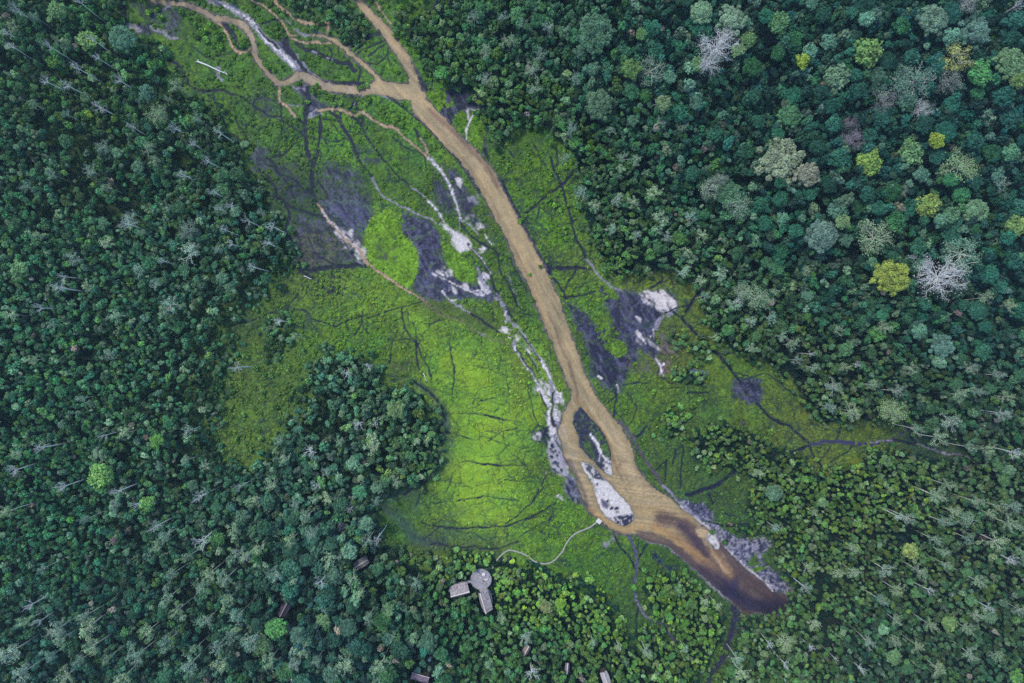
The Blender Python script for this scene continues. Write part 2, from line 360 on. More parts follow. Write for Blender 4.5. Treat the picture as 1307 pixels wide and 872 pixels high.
# animal-worn crack network through the turf: two sizes of cells
def voro(cell, seed, X, Y):
    r = np.random.default_rng(seed); J = r.random((512, 512, 2)); ci = np.floor(X / cell).astype(int); cj = np.floor(Y / cell).astype(int)
    d1 = np.full(X.shape, 1e9); d2 = d1.copy()
    for a in (-1, 0, 1):
        for b in (-1, 0, 1):
            q = J[(cj + b) % 512, (ci + a) % 512]
            d = np.hypot((ci + a + q[..., 0]) * cell - X, (cj + b + q[..., 1]) * cell - Y)
            d2 = np.minimum(d2, np.maximum(d1, d)); d1 = np.minimum(d1, d)
    return d2 - d1
ins = (slice(np.searchsorted(ys, -16), np.searchsorted(ys, 890)), slice(np.searchsorted(xs, 146), np.searchsorted(xs, 1252)))
DARKC = C(44, 66, 58); MUD = C(50, 52, 78); MUDD = C(24, 30, 54); MUDP = C(78, 82, 116); TAN = C(168, 146, 124); WHT = C(214, 212, 220); LAV = C(138, 138, 160); NAVY = C(26, 40, 74); BRN = C(112, 98, 96)
for cell, sd, th, al in ((34, 70, .8, .85), (26, 71, .8, .85), (11, 72, .6, .8), (5.5, 73, .7, .6), (3.2, 74, .6, .4)):
    e = voro(cell, sd, WX[ins] + (N14[ins] - .5) * 10, WY[ins])
    gate = sstep(.43, .56, fbm(PX[ins], PY[ins], cell * 2.0, sd + 5, 3))
    a = np.clip((th - e) / .8 + .5, 0, 1) * al * gate * GRASSY[ins] * (1 - (.12 if cell > 10 else .5) * LUSH[ins])
    blend(ins, a, DARKC, h=-.1)
for cell, sd, th in ((30, 171, 1.3), (13, 172, .8)):
    e = voro(cell, sd, WX[ins] + (N14[ins] - .5) * 22, WY[ins] * .8 + (N6[ins] - .5) * 6)
    blend(ins, np.clip((th - e) / .8 + .5, 0, 1) * .85 * sstep(.4, .5, fbm(PX[ins], PY[ins], 30, sd, 3)) * np.clip(MARSHY[ins], 0, 1) * GRASSY[ins], C(34, 42, 62), h=-.15)
# darker soaked strips in turf
def soak(pts, w, al=.55, col=None): stroke(pts, w, C(50, 74, 84) if col is None else col, soft=w * 2.0, al=al, ragged=2.5, wet=.5)
soak([(480,625),(484,645),(495,652),(508,662),(521,675),(533,688),(560,694)], 6, .75)
soak([(531,489),(552,504),(563,522),(569,537),(564,560),(560,585),(551,602),(535,617),(516,630),(495,634)], 4.5, .75)
soak([(565,540),(572,560),(570,590),(560,600)], 6, .4); soak([(540,610),(535,630),(530,650)], 7, .35)
soak([(552,694),(587,697),(630,700),(662,692)], 4, .4, C(62, 60, 66)); soak([(590,650),(560,675),(600,685),(650,690)], 5, .25)
soak([(560,396),(600,404),(640,424),(660,452),(668,480)], 8, .4, C(74, 84, 44)); soak([(690,560),(688,600),(700,630),(690,650)], 6, .35, C(62, 84, 44))
soak([(545,390),(575,392),(620,410)], 7, .5, C(66, 76, 50))
soak([(1160,560),(1180,570),(1220,580)], 6, .4); soak([(715,716),(726,720)], 3, .8, MUDD); soak([(695,699),(697,701)], 1.5, .9, NAVY)
soak([(528,466),(515,470),(505,470)], 6, .5, C(60, 62, 70)); soak([(500,480),(508,490),(500,500)], 4, .6)
# --- mud flats
_fb = np.radians(62); NS2 = fbm((PX * np.cos(_fb) + PY * np.sin(_fb)) / 3.5, -PX * np.sin(_fb) + PY * np.cos(_fb), 3.4, 231, 4)
def mud(p, col=MUD, patch=None, al=1.0, ragged=5, **k):
    ragged = ragged + 2.5
    area(p, col, wet=.55, h=-.06, grass=0, patch=patch, al=al, ragged=ragged, **k)
    if patch is None or patch < .5:
        win, sd = poly_sd(p); inn = np.clip((sd + (N6[win] - .5) * ragged * 2) / 2.5 + .5, 0, 1)
        if patch is not None: inn = inn * sstep(patch - .07, patch + .07, 0.45 * N6[win] + 0.3 * N3[win] + .25 * NP[win])
        blend(win, inn * .75 * sstep(.54, .66, NS2[win]), C(34, 36, 62)); blend(win, inn * .6 * sstep(.47, .36, NS2[win]), C(92, 94, 124))
        e = inn * .8 * sstep(6.5, 0, sd) * sstep(.45, .6, .5 * N3[win] + .5 * NP[win]); blend(win, e, C(70, 104, 46), grass=.6)
M1 = [(765,370),(776,363),(790,369),(815,374),(852,371),(865,390),(856,400),(844,406),(836,422),(842,452),(832,456),(817,447),(813,460),(803,472),(796,493),(786,501),(770,494),(759,483),(751,464),(743,431),(730,404),(721,385),(732,391),(747,400),(761,415),(780,411),(778,400),(770,381)]
M4 = [(513,271),(550,282),(563,301),(565,323),(574,349),(608,362),(611,341),(624,362),(633,382),(602,382),(567,380),(543,382),(524,367),(532,345),(530,319),(513,297)]
M5 = [(405,223),(431,232),(458,243),(475,264),(473,291),(455,291),(471,323),(462,338),(434,336),(394,345),(381,341),(373,301),(384,273),(410,273)]
mud(M5, patch=.39, ragged=8); mud([(376,300),(400,285),(425,300),(440,325),(420,342),(390,345),(380,340)], patch=.42, col=C(52,46,70), al=.8); mud(M5, patch=.54, col=C(58,74,52), al=.75, ragged=4)
mud([(410,255),(470,262),(472,292),(455,300),(440,290)], patch=.4, col=C(70,72,112), al=.8); mud(M5, patch=.6, col=MUDP, al=.5)
mud([(385,300),(420,300),(432,318),(420,338),(388,338)], col=C(82, 88, 66), patch=.5, al=.8)
mud(M4, ragged=3); mud(M4, patch=.54, col=MUDP, al=.6)
mud([(565,210),(585,219),(591,238),(611,260),(604,268),(619,286),(619,295),(602,284),(589,273),(582,254),(574,232)], patch=.36)
mud([(552,214),(563,232),(578,254),(580,273),(561,262),(552,232)], patch=.38)
mud([(322,196),(330,188),(342,190),(344,205),(338,218),(322,214)], ragged=6, patch=.4)
mud([(452,188),(470,190),(484,206),(470,212),(456,202)], patch=.5, al=.8)
mud([(420,205),(450,215),(470,235),(440,235),(410,220)], patch=.47, al=.8)
mud([(330,120),(344,128),(350,140),(338,150),(326,138)], patch=.45, al=.8)
mud([(340,205),(380,215),(395,240),(392,270),(372,262),(350,232)], patch=.52, al=.75)
mud([(526,82),(543,99),(550,113),(564,116),(583,105),(600,118),(612,132),(622,141),(622,167),(619,196),(614,190),(617,153),(605,141),(590,146),(571,163),(560,150),(536,118),(529,105)], col=MUDD)
mud([(350,50),(366,50),(376,72),(390,90),(405,100),(394,103),(378,88),(362,72),(348,58)], patch=.3)
mud([(372,112),(389,106),(394,115),(405,127),(416,133),(444,139),(411,141),(408,149),(394,147),(387,136),(384,127)], ragged=2)
mud([(675,553),(690,545),(702,545),(703,566),(696,570),(688,562)], col=MUDD)
mud(M1, ragged=3); mud(M1, col=MUDP, patch=.56, al=.5)
mud([(745,435),(800,440),(800,490),(786,500),(765,488)], col=MUDD, ragged=4, al=.7)
mud([(798,464),(823,455),(845,460),(850,475),(825,470),(806,476)], patch=.53, al=.75, col=C(78,62,92))
mud([(845,425),(860,428),(866,450),(850,458),(842,445)], patch=.45, al=.7, col=C(118, 96, 104))
mud([(840,455),(856,460),(852,478),(842,470)], patch=.5, al=.6, col=C(118, 96, 94))
GRS = C(92, 136, 46)
for p in ([(772,441),(782,437),(796,436),(800,447),(792,456),(780,452)], [(770,364),(780,366),(790,379),(785,382),(774,374)], [(543,117),(567,118),(568,132),(560,142),(547,132),(538,124)],
          [(567,136),(577,131),(578,134),(570,141)],[(579,149),(594,144),(595,163),(588,178),(578,170)],[(605,144),(616,146),(618,167),(613,194),(604,190),(598,181)]):
    area(p, GRS * .85, ragged=2, soft=1.2, wet=0, h=.1, grass=1)
area([(763,414),(776,412),(790,429),(774,436),(762,430)], GRS * .8, patch=.47, soft=1.2, wet=0, h=.1, grass=1)
area([(780,398),(790,402),(796,420),(784,432)], MUDD, patch=.5, al=.8)
area([(470,286),(485,272),(498,268),(513,299),(530,314),(534,339),(524,366),(503,360),(478,340),(465,314)], C(100,146,46), soft=3, ragged=4, wet=0, h=.1, grass=1)
area([(563,306),(578,319),(600,339),(606,359),(588,358),(573,344)], C(92,138,44), soft=2, ragged=3, wet=0, h=.1, grass=1)
area([(485,300),(500,300),(512,312),(508,330),(490,330),(478,312)], C(62,66,70), patch=.58, al=.8)
mud([(936,488),(948,482),(963,485),(975,496),(974,509),(964,517),(948,514),(937,504)], ragged=5)
mud([(936,488),(948,482),(963,485),(975,496),(974,509),(964,517)], patch=.5, col=MUDP, al=.5)
# top left pools
mud([(176,30),(191,29),(196,41),(186,47),(176,43)], col=NAVY, ragged=2); mud([(214,9),(232,14),(232,28),(228,46),(214,48),(202,34),(214,26)], patch=.42, al=.85)
mud([(165,-2),(200,8),(215,18),(205,28),(180,20)], col=NAVY, patch=.48, al=.9)
mud([(830,704),(844,711),(848,720),(864,724),(862,730),(848,727),(836,714)], col=NAVY, ragged=1.5)
# bank of speckled gravel right of the lower river
BANK = [(866,640),(893,640),(908,651),(912,666),(934,682),(974,687),(991,693),(974,704),(972,719),(986,726),(1000,743),(1012,754),(990,757),(952,726),(923,699),(901,673),(881,660)]
mud(BANK, ragged=3, col=C(74, 76, 108)); area(BANK, LAV, patch=.53, al=.9, ragged=1)
area([(880,655),(905,662),(940,700),(925,700),(895,672)], LAV, patch=.42, al=.7, ragged=1)
area([(956,727),(975,723),(976,728),(962,731)], GRS * .75, ragged=1, wet=0, grass=1); area([(955,715),(962,708),(968,718),(958,722)], GRS * .6, patch=.4)
# --- pale sand
_fa = np.radians(52); NS = fbm((PX * np.cos(_fa) + PY * np.sin(_fa)) / 3.2, -PX * np.sin(_fa) + PY * np.cos(_fa), 4.0, 131, 4)
SANDY = np.zeros((NY, NX))
def sand(p, patch=.42, col=WHT, ragged=3, al=.95):
    win, sd = poly_sd(p)
    a = np.clip((sd + (NS[win] - .5) * ragged * 3 + (N6[win] - .5) * ragged * 1.5) / 3.5 + .4, 0, 1)
    a = a * sstep(patch - .16, patch + .16, .75 * NS[win] + .25 * N3[win]) * al
    SANDY[win] = np.maximum(SANDY[win], a); blend(win, a, col, wet=.15, h=0.0, grass=0)
sand([(558,284),(567,285),(580,293),(598,306),(602,314),(598,319),(587,321),(578,312),(576,299),(567,293)], patch=.05, ragged=2)
sand([(815,373),(852,371),(865,391),(848,398),(832,390),(821,384)], patch=.48, ragged=2)
sand([(850,372),(865,391),(853,395),(838,380)], patch=.4, ragged=2)
sand([(812,405),(819,407),(818,413)], patch=.2, ragged=1); sand([(815,422),(823,429),(840,447),(827,441),(817,442),(811,435)], patch=.43, ragged=2.5)
sand([(430,290),(450,303),(465,319),(470,336),(460,338),(446,320),(428,300)], patch=.47, ragged=2)
area(disc(449.6, 322.6, 3.2), MUDD, ragged=0.5, soft=1)
for x, y, r in ((448,297,3),(454,310,4),(605,255,8),(587,232,5),(612,290,4),(600,277,4),(617,318,4),(573,349,6),(593,367,5),(618,370,7),(613,360,4),(576,371,5),(562,345,5),(644,422,5),(652,427,5),(660,432,4),(620,352,5),(685,557,4.5),(696,606,3.5),(717,638,3),(712,632,2.5),(168,34,6),(175,39,4)):
    sand(disc(x, y, r), patch=.45, ragged=2.5, col=WHT if r != 8 else LAV)
sand(disc(644, 422, 5), patch=.2, ragged=2); area(disc(685, 557, 2), MUDD, ragged=.5)
LB = [(698,530),(717,534),(712,549),(718,577),(726,600),(738,618),(743,639),(734,642),(718,624),(720,608),(704,598),(698,579),(702,563),(700,545)]
mud(LB, ragged=3); sand(LB[:5] + LB[9:], patch=.5, ragged=1.5); sand(LB, patch=.56, ragged=1, col=LAV)
sand([(687,487),(705,492),(716,504),(718,514),(713,537),(714,558),(702,560),(699,525),(693,504)], patch=.56, ragged=2)
for x, y, r in ((705,569,2.4),(708,575,2),(711,580,1.6),(704,583,2),(708,590,1.8),(712,594,1.6),(716,600,1.4),(703,573,1.2)): area(disc(x, y, r), NAVY, ragged=.4, soft=.8, wet=.8)
sand([(773,698),(784,691),(786,682),(780,684),(770,697)], patch=.46, ragged=2, col=LAV)

# --- strokes: d dark wet trails, t tan stream beds, w white sand trails, l lavender
def d(p, w=1, **k): stroke(p, w * 1.15, MUDD, al=1.0, soft=1.0, wet=.6, h=-.28, grass=0, **k)
def t(p, w=1, **k): stroke(p, w + .9, MUD, al=.5, ragged=1.5, soft=2.5, grass=0); stroke(p, w, TAN, wet=.4, h=-.15, grass=0, **k)
def w(p, w=1, **k): w = w * .85; stroke(p, w + .8, LAV, al=.45, ragged=2, soft=2.5, grass=0); stroke(p, w, WHT, al=.9, wet=.2, h=-.1, grass=0, **k)
def l(p, w=1, **k): stroke(p, w, LAV, al=.9, wet=.3, h=-.15, grass=0, **k)
d([(365,51),(365,59),(375,74),(386,88),(397,96),(414,106),(444,107.5),(466,109)], 3.6); l([(378,70),(392,88),(405,99),(416,104)], 1.2)
l([(268,0),(284,5.5),(299,12),(311,21),(322,30),(334,43),(345,55),(356,65),(365,74),(375,83),(380,90)], 4.6, patch=.3)
w([(268,-8),(284,5.5),(299,12),(311,21),(322,30),(334,43),(345,55),(356,65),(366,75),(376,86)], 2.2, patch=.35)
d([(330,36),(345,52),(356,62)], 1.2)
t([(272,26),(285,34),(292,47),(297,60),(303,66),(310,67.5),(318,63),(322,60)], 1.6); d([(288,32),(300,45),(306,60)], 3); area([(304,42),(312,46),(318,54),(312,60),(304,56)], GRS * .7, ragged=1, grass=1)
t([(324,-8),(324,1),(335,7),(347,16),(356,25),(363,34),(368,43),(375,46)], 1.3); t([(353,-6),(353,3),(360,11),(371,19),(382,25),(394,29.6),(408,30),(418,29),(418.5,33),(417,41)], 2)
t([(371,48),(379,53),(392,53.7),(402,54.4),(415,56.5),(422,55)], 1.4); l([(376,38),(385,43),(400,45)], 1.6); l([(364,27),(370,31)], 1)
d([(378,57),(397,65),(416,73),(433,81),(446,80),(452,90)], 2.4); l([(398,66),(404,68)], 1.2); l([(416,73),(424,76)], 1)
d([(458,83),(460.5,95),(458,103)], 1.4); d([(443,58),(458,51),(469,47),(485,43),(492,45)], 2.4); d([(485,36),(493,52),(499,58),(509,74),(519,89),(524,110)], 1.6)
for p in ([(455,72),(469,61),(491,52)], [(452,66),(462,58),(470,50)], [(466,80),(482,81),(493,72),(496,60)], [(471,72),(482,63),(490,58)], [(440,64),(452,60)], [(420,62),(424,70),(420,78)], [(432,60),(433,72)], [(332,30),(345,27),(356,27)], [(495,72),(500,84)]): d(p, .9)
d([(425,118),(444,121),(451,128),(447,141)], 1.3); l([(455,125),(452,135),(447,141)], .9); d([(455,124),(456,137),(461,143)], 1.6); d([(456,120.7),(469,117),(485,119),(499,125),(514,136),(529,148),(543,161.5),(567,186),(586,206),(600,226),(612,246)], 1.5)
l([(460,121),(472,119.5),(486,121.5),(497,128)], .9); l([(372,110),(385,113),(392,120)], 1.2); l([(388,113),(392,106)], 1.8); l([(394,116),(400,123)], 1)
t([(404,141),(422,140),(434,141),(444,144),(451,147.5),(460,143.4),(469,147),(478,154),(492,160),(504,163),(514,174),(528,186),(540,196),(547.6,202)], 1.7)
l([(547,202),(556,210),(567,223),(574,238),(580,254),(584,267),(587,278)], 2.2); w([(547,202),(556,210),(567,223),(574,238),(580,254),(584,267),(587,278)], 1.1)
t([(536,177),(541.5,187),(547.6,199)], 1); d([(530,165),(534,175)], 1.6); l([(404,142),(396,148),(410,146)], 2.2, patch=.45)
t([(356.5,109),(356.5,127),(361,133),(368,137),(374,144),(379,151)], 1.6); d([(379,151),(384,154),(388,157)], 1.6); l([(368,134),(385,135.5)], .9)
d([(391,112),(393,134),(390,152),(389.6,169),(391.6,185),(395,199),(399,210),(398,232),(401,249),(405,260)], 2.3)
d([(409,148,2),(410,166,2),(408,180,1.6),(404,194,1.2),(402,208,1)], 2); d([(422,144,2),(433,152,2.6),(441,166,2.4),(447,177,2),(452,189,1.8),(459,203,1.2),(469,218,.9),(475,227,.8)], 2)
d([(450,149,2),(463,160,2.2),(466,172,1.6),(473,181,1.3),(482,195,1.1),(492,207,1),(506,223,1),(523,238,1.2)], 1); d([(435,145),(436,155)], 1); d([(462,147),(463,160)], 1.2)
for p, ww in (([(359,155),(368,160),(378,166),(387,173)], 1), ([(385,166),(380,177),(372,188),(363,196),(346,203)], 1.1), ([(358,131),(360,155),(359,171),(354,188),(353,195)], .8), ([(322,134),(331,141),(345,149),(356,149),(378,153)], 1),
              ([(322,134),(328,126),(340,124)], .8), ([(412,151),(425,159),(444,180)], .8), ([(340,202),(347,209),(353,216),(358,223),(377,231),(388,243),(403,256)], 1.4), ([(338,210),(348,214),(357,222)], 1), ([(330,218),(340,224),(349,236),(355,251),(368,262),(390,271),(412,278)], 1.5), ([(328,238),(345,248),(362,256)], 1.3),
              ([(366,262),(370,275),(366,295),(376,314),(380,338),(388,351),(399,355)], 1.5), ([(394,347),(423,341),(449,339.6),(468,339.6)], 2.1), ([(360,225),(370,240),(376,252)], .8), ([(405,232),(415,245),(418,255)], .8), ([(395,305),(405,325),(425,338)], .8), ([(410,175),(425,180),(440,178)], .6), ([(441,168),(455,171),(466,172)], .7),
              ([(395,174),(405,178)], .8), ([(325,190),(310,170),(300,150)], .9), ([(285,116),(310,126),(330,141)], 1.2), ([(272,121),(288,161),(308,182),(306,202)], 1), ([(202,66),(213,74),(227,84),(235,95),(233,110)], 1.8), ([(235,95),(241,107),(255,117),(285,116)], 1.4), ([(245,58),(255,67),(265,74),(285,70),(296,64)], .8), ([(155,-8),(156,5),(158,25)], 3),
              ([(300,230),(316,250),(335,280)], .8), ([(500,175),(520,190),(540,198),(545,215)], .8)): d(p, ww)
l([(192,33),(198,37),(208,41),(216,48),(227,49)], 2); l([(162,30),(171,34),(178,39)], 3); l([(279,85),(278,96),(283,102.6)], 2); l([(208,14),(214,9),(220,8)], 1.8, patch=.4)
l([(475,227),(486,247),(497,255),(520,266),(534,273),(550,280),(560,286)], 1.2); l([(523,238),(537,247),(550,260),(561,273),(566,284)], 1.1); w([(540,250),(550,260),(561,273),(566,284)], .6)
t([(405,260,1),(414,273,1.6),(427,290,2),(442,306,2),(458,319,2),(468,334,2),(482,346,1.8),(497,357,1.6),(520,371,1.5),(533,379,1),(545,387,.7)], 1.4); w([(412,271),(427,288),(442,304),(457,317)], .8, patch=.4)
stroke([(533,380),(548,390),(563,402),(581,406),(596,415),(612,425),(629,434),(645,437),(655,444)], .8, BRN, al=.9); l([(610,424),(617,429)], .7)
for p, ww in (([(513,392),(516,415),(523,430),(530.6,438),(532,458),(536,471)], 1.2), ([(528,436),(533,440)], 2.2), ([(532,440),(540,458),(548,473),(551,487)], 1.1), ([(530.6,419),(531,438)], .9), ([(575,436,.5),(578,467,1.2),(580,487,1.1),(577,506,.5)], 1), ([(470,406),(480,403),(507,393),(538,385)], .9),
              ([(585,528,.5),(614,530,.9),(629,533,1.7),(645,536,.9),(666,539,.4)], 1), ([(589,589,.5),(608,591,1),(630,594,1.5),(650,594.5,.9),(673,594,.4)], 1), ([(634,619),(645,614),(658,615),(679,615)], .6), ([(583,640),(619,634),(634,636),(662,640)], .8),
              ([(540,668),(566,674),(591,674.5),(619,673),(647,671),(668,664),(694,653),(709,642)], 1.2), ([(645,668),(668,651),(683,637),(694,623)], .9), ([(662,686),(683,673),(707,660)], .7), ([(552,694),(587,698),(630,700),(662,692)], 1), ([(551,602),(538,626),(531,647)], .9), ([(581,600),(570,628)], .7), ([(566,540),(561,561),(557,583),(551,600),(536,617),(516,632)], 1.6),
              ([(531,489),(552,504),(563,522),(569,537)], 1.6), ([(672,491),(678,512),(683,533),(690,545)], .9), ([(604,467),(624,471),(645,480)], .6), ([(612,512),(633,508)], .7), ([(540,540),(600,560),(620,558),(650,570)], .6), ([(620,565),(640,552),(660,548)], .7), ([(505,428),(500,440),(498,465)], 1), ([(503,436),(520,434),(530,438)], .8),
              ([(545,415),(560,410),(568,408)], .8), ([(390,402),(425,416),(440,410),(455,405),(470,402)], 1.2), ([(295,415),(320,410),(345,400),(365,396),(385,396),(398,404)], 1.1), ([(464,398),(463,412),(470,425)], 1.4), ([(463,412),(452,428)], 1.2), ([(366,395),(372,385),(380,375)], .9), ([(398,404),(400,415),(405,425)], .9), ([(440,410),(445,420)], 1), ([(520,395),(523,420)], .6),
              ([(700,600),(690,622),(680,640)], 1), ([(690,680),(700,668),(706,655)], .7), ([(620,690),(600,680),(570,676)], .6), ([(668,664),(690,660)], .6), ([(560,674),(540,690)], .7)): d(p, ww * .72)
# sand streaks left of the river
d([(598,312,1),(611,325,2),(622,343,2.2),(628,358,1.6),(635,376,2),(646,396,2)], 2); w([(600,314),(613,327),(626,350)], .5); l([(634,374),(643,390),(646,400)], 1.2, patch=.45)
d([(587,280),(593,293),(606,306),(624,317),(634,325),(639,345),(650,367),(660,391)], 1.1); l([(589,280),(604,291),(610,300)], 1.1); w([(619,301),(630,315)], .7); l([(586,280),(586,298)], 1); l([(648,350),(655,370),(662,388)], .9, patch=.45)
w([(552,349),(574,360),(598,371),(617,378),(619,366)], .9); w([(565,371),(573,381),(582,383)], .9); l([(573,383),(588,392),(602,400)], 1); d([(602,400),(621,413),(638,425)], 1.2); w([(556,346),(566,352)], 1.2); l([(610,340),(614,355),(622,372)], 1.6, patch=.4); w([(604,372),(618,370),(626,374)], 1.2)
l([(633,380),(643,392),(647,405),(662,421),(672,434),(683,450),(693,463),(701,477),(705,489),(714,504)], 2.2, patch=.35); w([(660,418),(672,434),(683,450),(693,463),(701,477),(705,489),(714,505)], 1.5, patch=.4)
d([(646,396),(653,404),(660,410)], 1.3); d([(664,424),(676,440),(690,460)], .9); w([(645.5,399),(645.5,417)], .5)
l([(655,434),(658,446),(666,458),(678,477),(687,496),(697,508),(701,525),(701,541),(707,558)], 1.8); w([(655,434),(658,446),(666,458),(678,477)], .8, patch=.4); w([(682,485,1),(690,500,2.4),(698,512,2.8),(701,525,2),(701,541,2),(706,552,3)], 2, patch=.38)
d([(660,446),(672,465),(684,480)], .8); l([(662,436),(674,448),(683,462),(689,479),(695,489)], 1, patch=.4); d([(672,448),(681,462),(686,474)], .9); w([(672,446),(676,450)], 1.2)
l([(703,487),(707,508),(712,529),(712,545)], 3, patch=.42); w([(712,500),(716,506),(708,520),(711,535)], 2.4, patch=.42); w([(728,502),(729,512),(722,520),(719,526)], .9); l([(714,508),(719,520),(716,530)], 1, patch=.4); d([(690,500),(696,520)], .8); d([(707,500),(704,525),(707,545)], 1, patch=.4); area(disc(723, 526, 2.2), MUD, ragged=.5)
d([(655,380),(664,394),(676,398)], .9); d([(700,440),(706,460)], .5); l([(683,490),(682,505)], 1, patch=.4)
for p in ([(620,272),(640,278)], [(635,325),(652,330),(668,330)], [(640,355),(655,362),(668,365)], [(660,400),(680,402)], [(668,430),(688,436)]): d(p, .5)
d([(652,330),(660,345),(672,372)], .6)
# right side
for p, ww in (([(733,218),(716,237),(702,247),(685,262),(672,272)], 1.7), ([(704,200),(708,218),(717,236),(725,266),(735,301),(745,319),(748,332)], 1.3), ([(695,339,2.6),(708,343,2),(735,342,2.2),(755,344,.8)], 2), ([(735,344),(725,362),(719,372)], .9), ([(702,349),(713,364),(723,382)], 1), ([(723,380),(740,377),(760,374)], .9),
              ([(645,248),(662,276),(675,304),(690,331),(700,346)], 3.2), ([(689,262),(687,280)], .7), ([(640,230),(650,250)], 2.2), ([(904,362),(888,378),(880,390),(871,405)], 1.5), ([(850,399),(863,393),(878,390)], .9), ([(860,398),(871,405)], 1.2), ([(845,347),(843,360),(830,368)], 1), ([(710,190),(712,205),(708,218)], 1), ([(680,180),(695,210),(716,237)], .6),
              ([(871,405),(890,428),(915,450),(933,473),(946,489)], 1.6), ([(966,516),(986,535),(1009,546),(1034,567)], 1.7), ([(880,448),(895,446),(912,449)], .7), ([(936,476),(963,482),(980,478),(1010,500)], .7), ([(915,452),(940,450)], .6), ([(878,502),(903,502)], 1.1), ([(850,460),(840,478),(860,490)], .7),
              ([(1034,569),(1014,576),(991,576),(983,583)], 1.7), ([(1035,569),(1042,587),(1052,598),(1053,608)], 1.3), ([(1073,545),(1067,563)], .9), ([(1089,569),(1075,580),(1060,590)], .7), ([(1060,570),(1045,590)], .6), ([(1159,544),(1164,558),(1171,568)], 1.2), ([(787,497),(786,524),(781,533)], 1), ([(785,524),(800,542)], .7), ([(787,505),(776,515)], .8), ([(796,492),(815,490),(829,490)], .7),
              ([(826,545),(813.6,557),(806,558)], 1.2), ([(872,570),(869,603),(869,623)], .9), ([(850,588),(849,613)], 1.1), ([(834,603),(850,590)], .7), ([(877,632),(894,627),(912,621),(930,608),(944,599)], 2.2), ([(904,630),(910,645)], 1), ([(800,500),(812,520),(806,540)], .5), ([(862,574),(858,594)], .6), ([(905,667),(930,672),(958,668)], 1.2), ([(925,655),(945,662)], .8), ([(640,86),(656,73)], 2), ([(619,190),(624,205)], 1.4), ([(640,178),(655,200)], .6)): d(p, ww)
stroke([(883,473),(892,475),(903,477)], 2.4, C(92, 104, 144), al=.9); stroke([(748,332),(760,347),(778,364),(793,371)], 1.5, LAV, al=.8); l([(1035,567),(1044,565)], 1.6); stroke([(1034,567),(1064,563),(1100,567),(1141,561),(1159,545)], 2, C(60, 58, 104)); l([(1108,565),(1141,561)], 1); d([(1141,561),(1171,568)], 1.2); l([(1171,568),(1197,576),(1237,584)], 1.2)
l([(857,399),(843,407),(837,420)], 2.4, patch=.35); area(disc(826, 416, 4.5), DARKC, ragged=1); w([(838,458),(844,466),(849,465)], .7); w([(844,466),(846,480)], .7); w([(787,492),(790,500)], 1, patch=.4); w([(763,480),(767,484)], 1); w([(836,425),(828,432)], .6); w([(835,420),(834,432)], .6)
stroke([(788,537),(803,550),(814,572),(826,590),(839,610),(854,628),(864,638)], 1.7, C(88, 76, 98), wet=.4, h=-.2, grass=0); l([(846,618),(856,630),(866,640),(880,652)], 1.6)
w([(596,140),(598,154),(596,166),(595,178)], 1.0); w([(609,140),(603,148),(598,156)], .8); w([(598,138),(606,141)], .6, patch=.4)
w([(869,645),(886,662),(903,673),(917,690),(934,708),(952,724),(967,737),(986,755)], 1.3); l([(985,742),(1000,748),(1012,753)], 1.2)
l([(933,684),(955,690),(975,687)], .8); w([(976,742),(985,748)], .6, patch=.4)
area(disc(909, 680, 3.6), C(60, 96, 50), ragged=1, soft=1, h=.4, grass=1); area(disc(925, 693, 3.8), C(60, 96, 50), ragged=1, soft=1, h=.4, grass=1)
# bottom trails
d([(784,680),(791,698),(804,711),(810,726)], 1.2); d([(817,689),(813,706)], .7); d([(827,691),(814,717)], 1); d([(815,726),(833,738)], .7); d([(814,775),(813,812)], 1.1)
stroke([(802,682),(811,702),(813,717),(811,733),(810,753),(813,770),(822,784),(837,793),(848,801),(857,812),(864,822)], 1.7, C(84, 80, 120), wet=.4, h=-.2, grass=0); l([(812,760),(814,773),(822,784),(833,791)], .8)
stroke([(936,772),(937,790),(934,808),(927,828),(921,845),(912,854),(903,872),(898,895)], 3.6, MUD, wet=.6, h=-.2, grass=0); stroke([(892,854),(901,863)], 2.2, MUD); stroke([(943,779),(941,808)], 1.8, MUD); l([(897,858),(903,864)], 1.6, patch=.4)
l([(826,691),(844,694),(857,702),(870,713),(892,733),(914,753),(932,768)], 1.3); w([(843,694),(857,702),(870,713)], .5)
stroke([(564,-8),(556,6),(543,20),(532,33)], 2.6, C(60, 58, 90), grass=0); t([(547,14),(538,27),(531,36)], .8); t([(478,2),(486,14),(494,24),(500,30)], 1.2)
w([(932,767),(940,770),(948,778)], 1.2, patch=.35)
# river-bank fringe where dark wet mud meets the sand
RIV = np.full((NY, NX), -30.0)
def river_line(p, wd=3):
    win, sd = line_sd(p, wd); sd = sd + (N3[win] - .5) * 2.2 + (NP[win] - .5) * 1.2; RIV[win] = np.maximum(RIV[win], sd)
def river_poly(p):
    win, sd = poly_sd(p, m=12); sd = sd + (N3[win] - .5) * 2.2 + (NP[win] - .5) * 1.2; RIV[win] = np.maximum(RIV[win], sd)
MAIN = [(458,-14,5),(461,4,5),(469,14,5),(480,27,5.5),(491,38,6),(501,52,6.5),(511,67,6.5),(520,82,6),(526,97,5.5),(528,110,7),(536,132,11),(548,147,11.5),(565,166,11.8),(585,187,11.8),(604,207,12.2),(620,229,13),(633,253,13),(646,277,13),(659,302,13.4),(672,328,14),(686,356,14.4),(697,382,14),(708,410,13.5),(719,438,13),(729,466,12.8),(738,490,13),(750,512,12)]
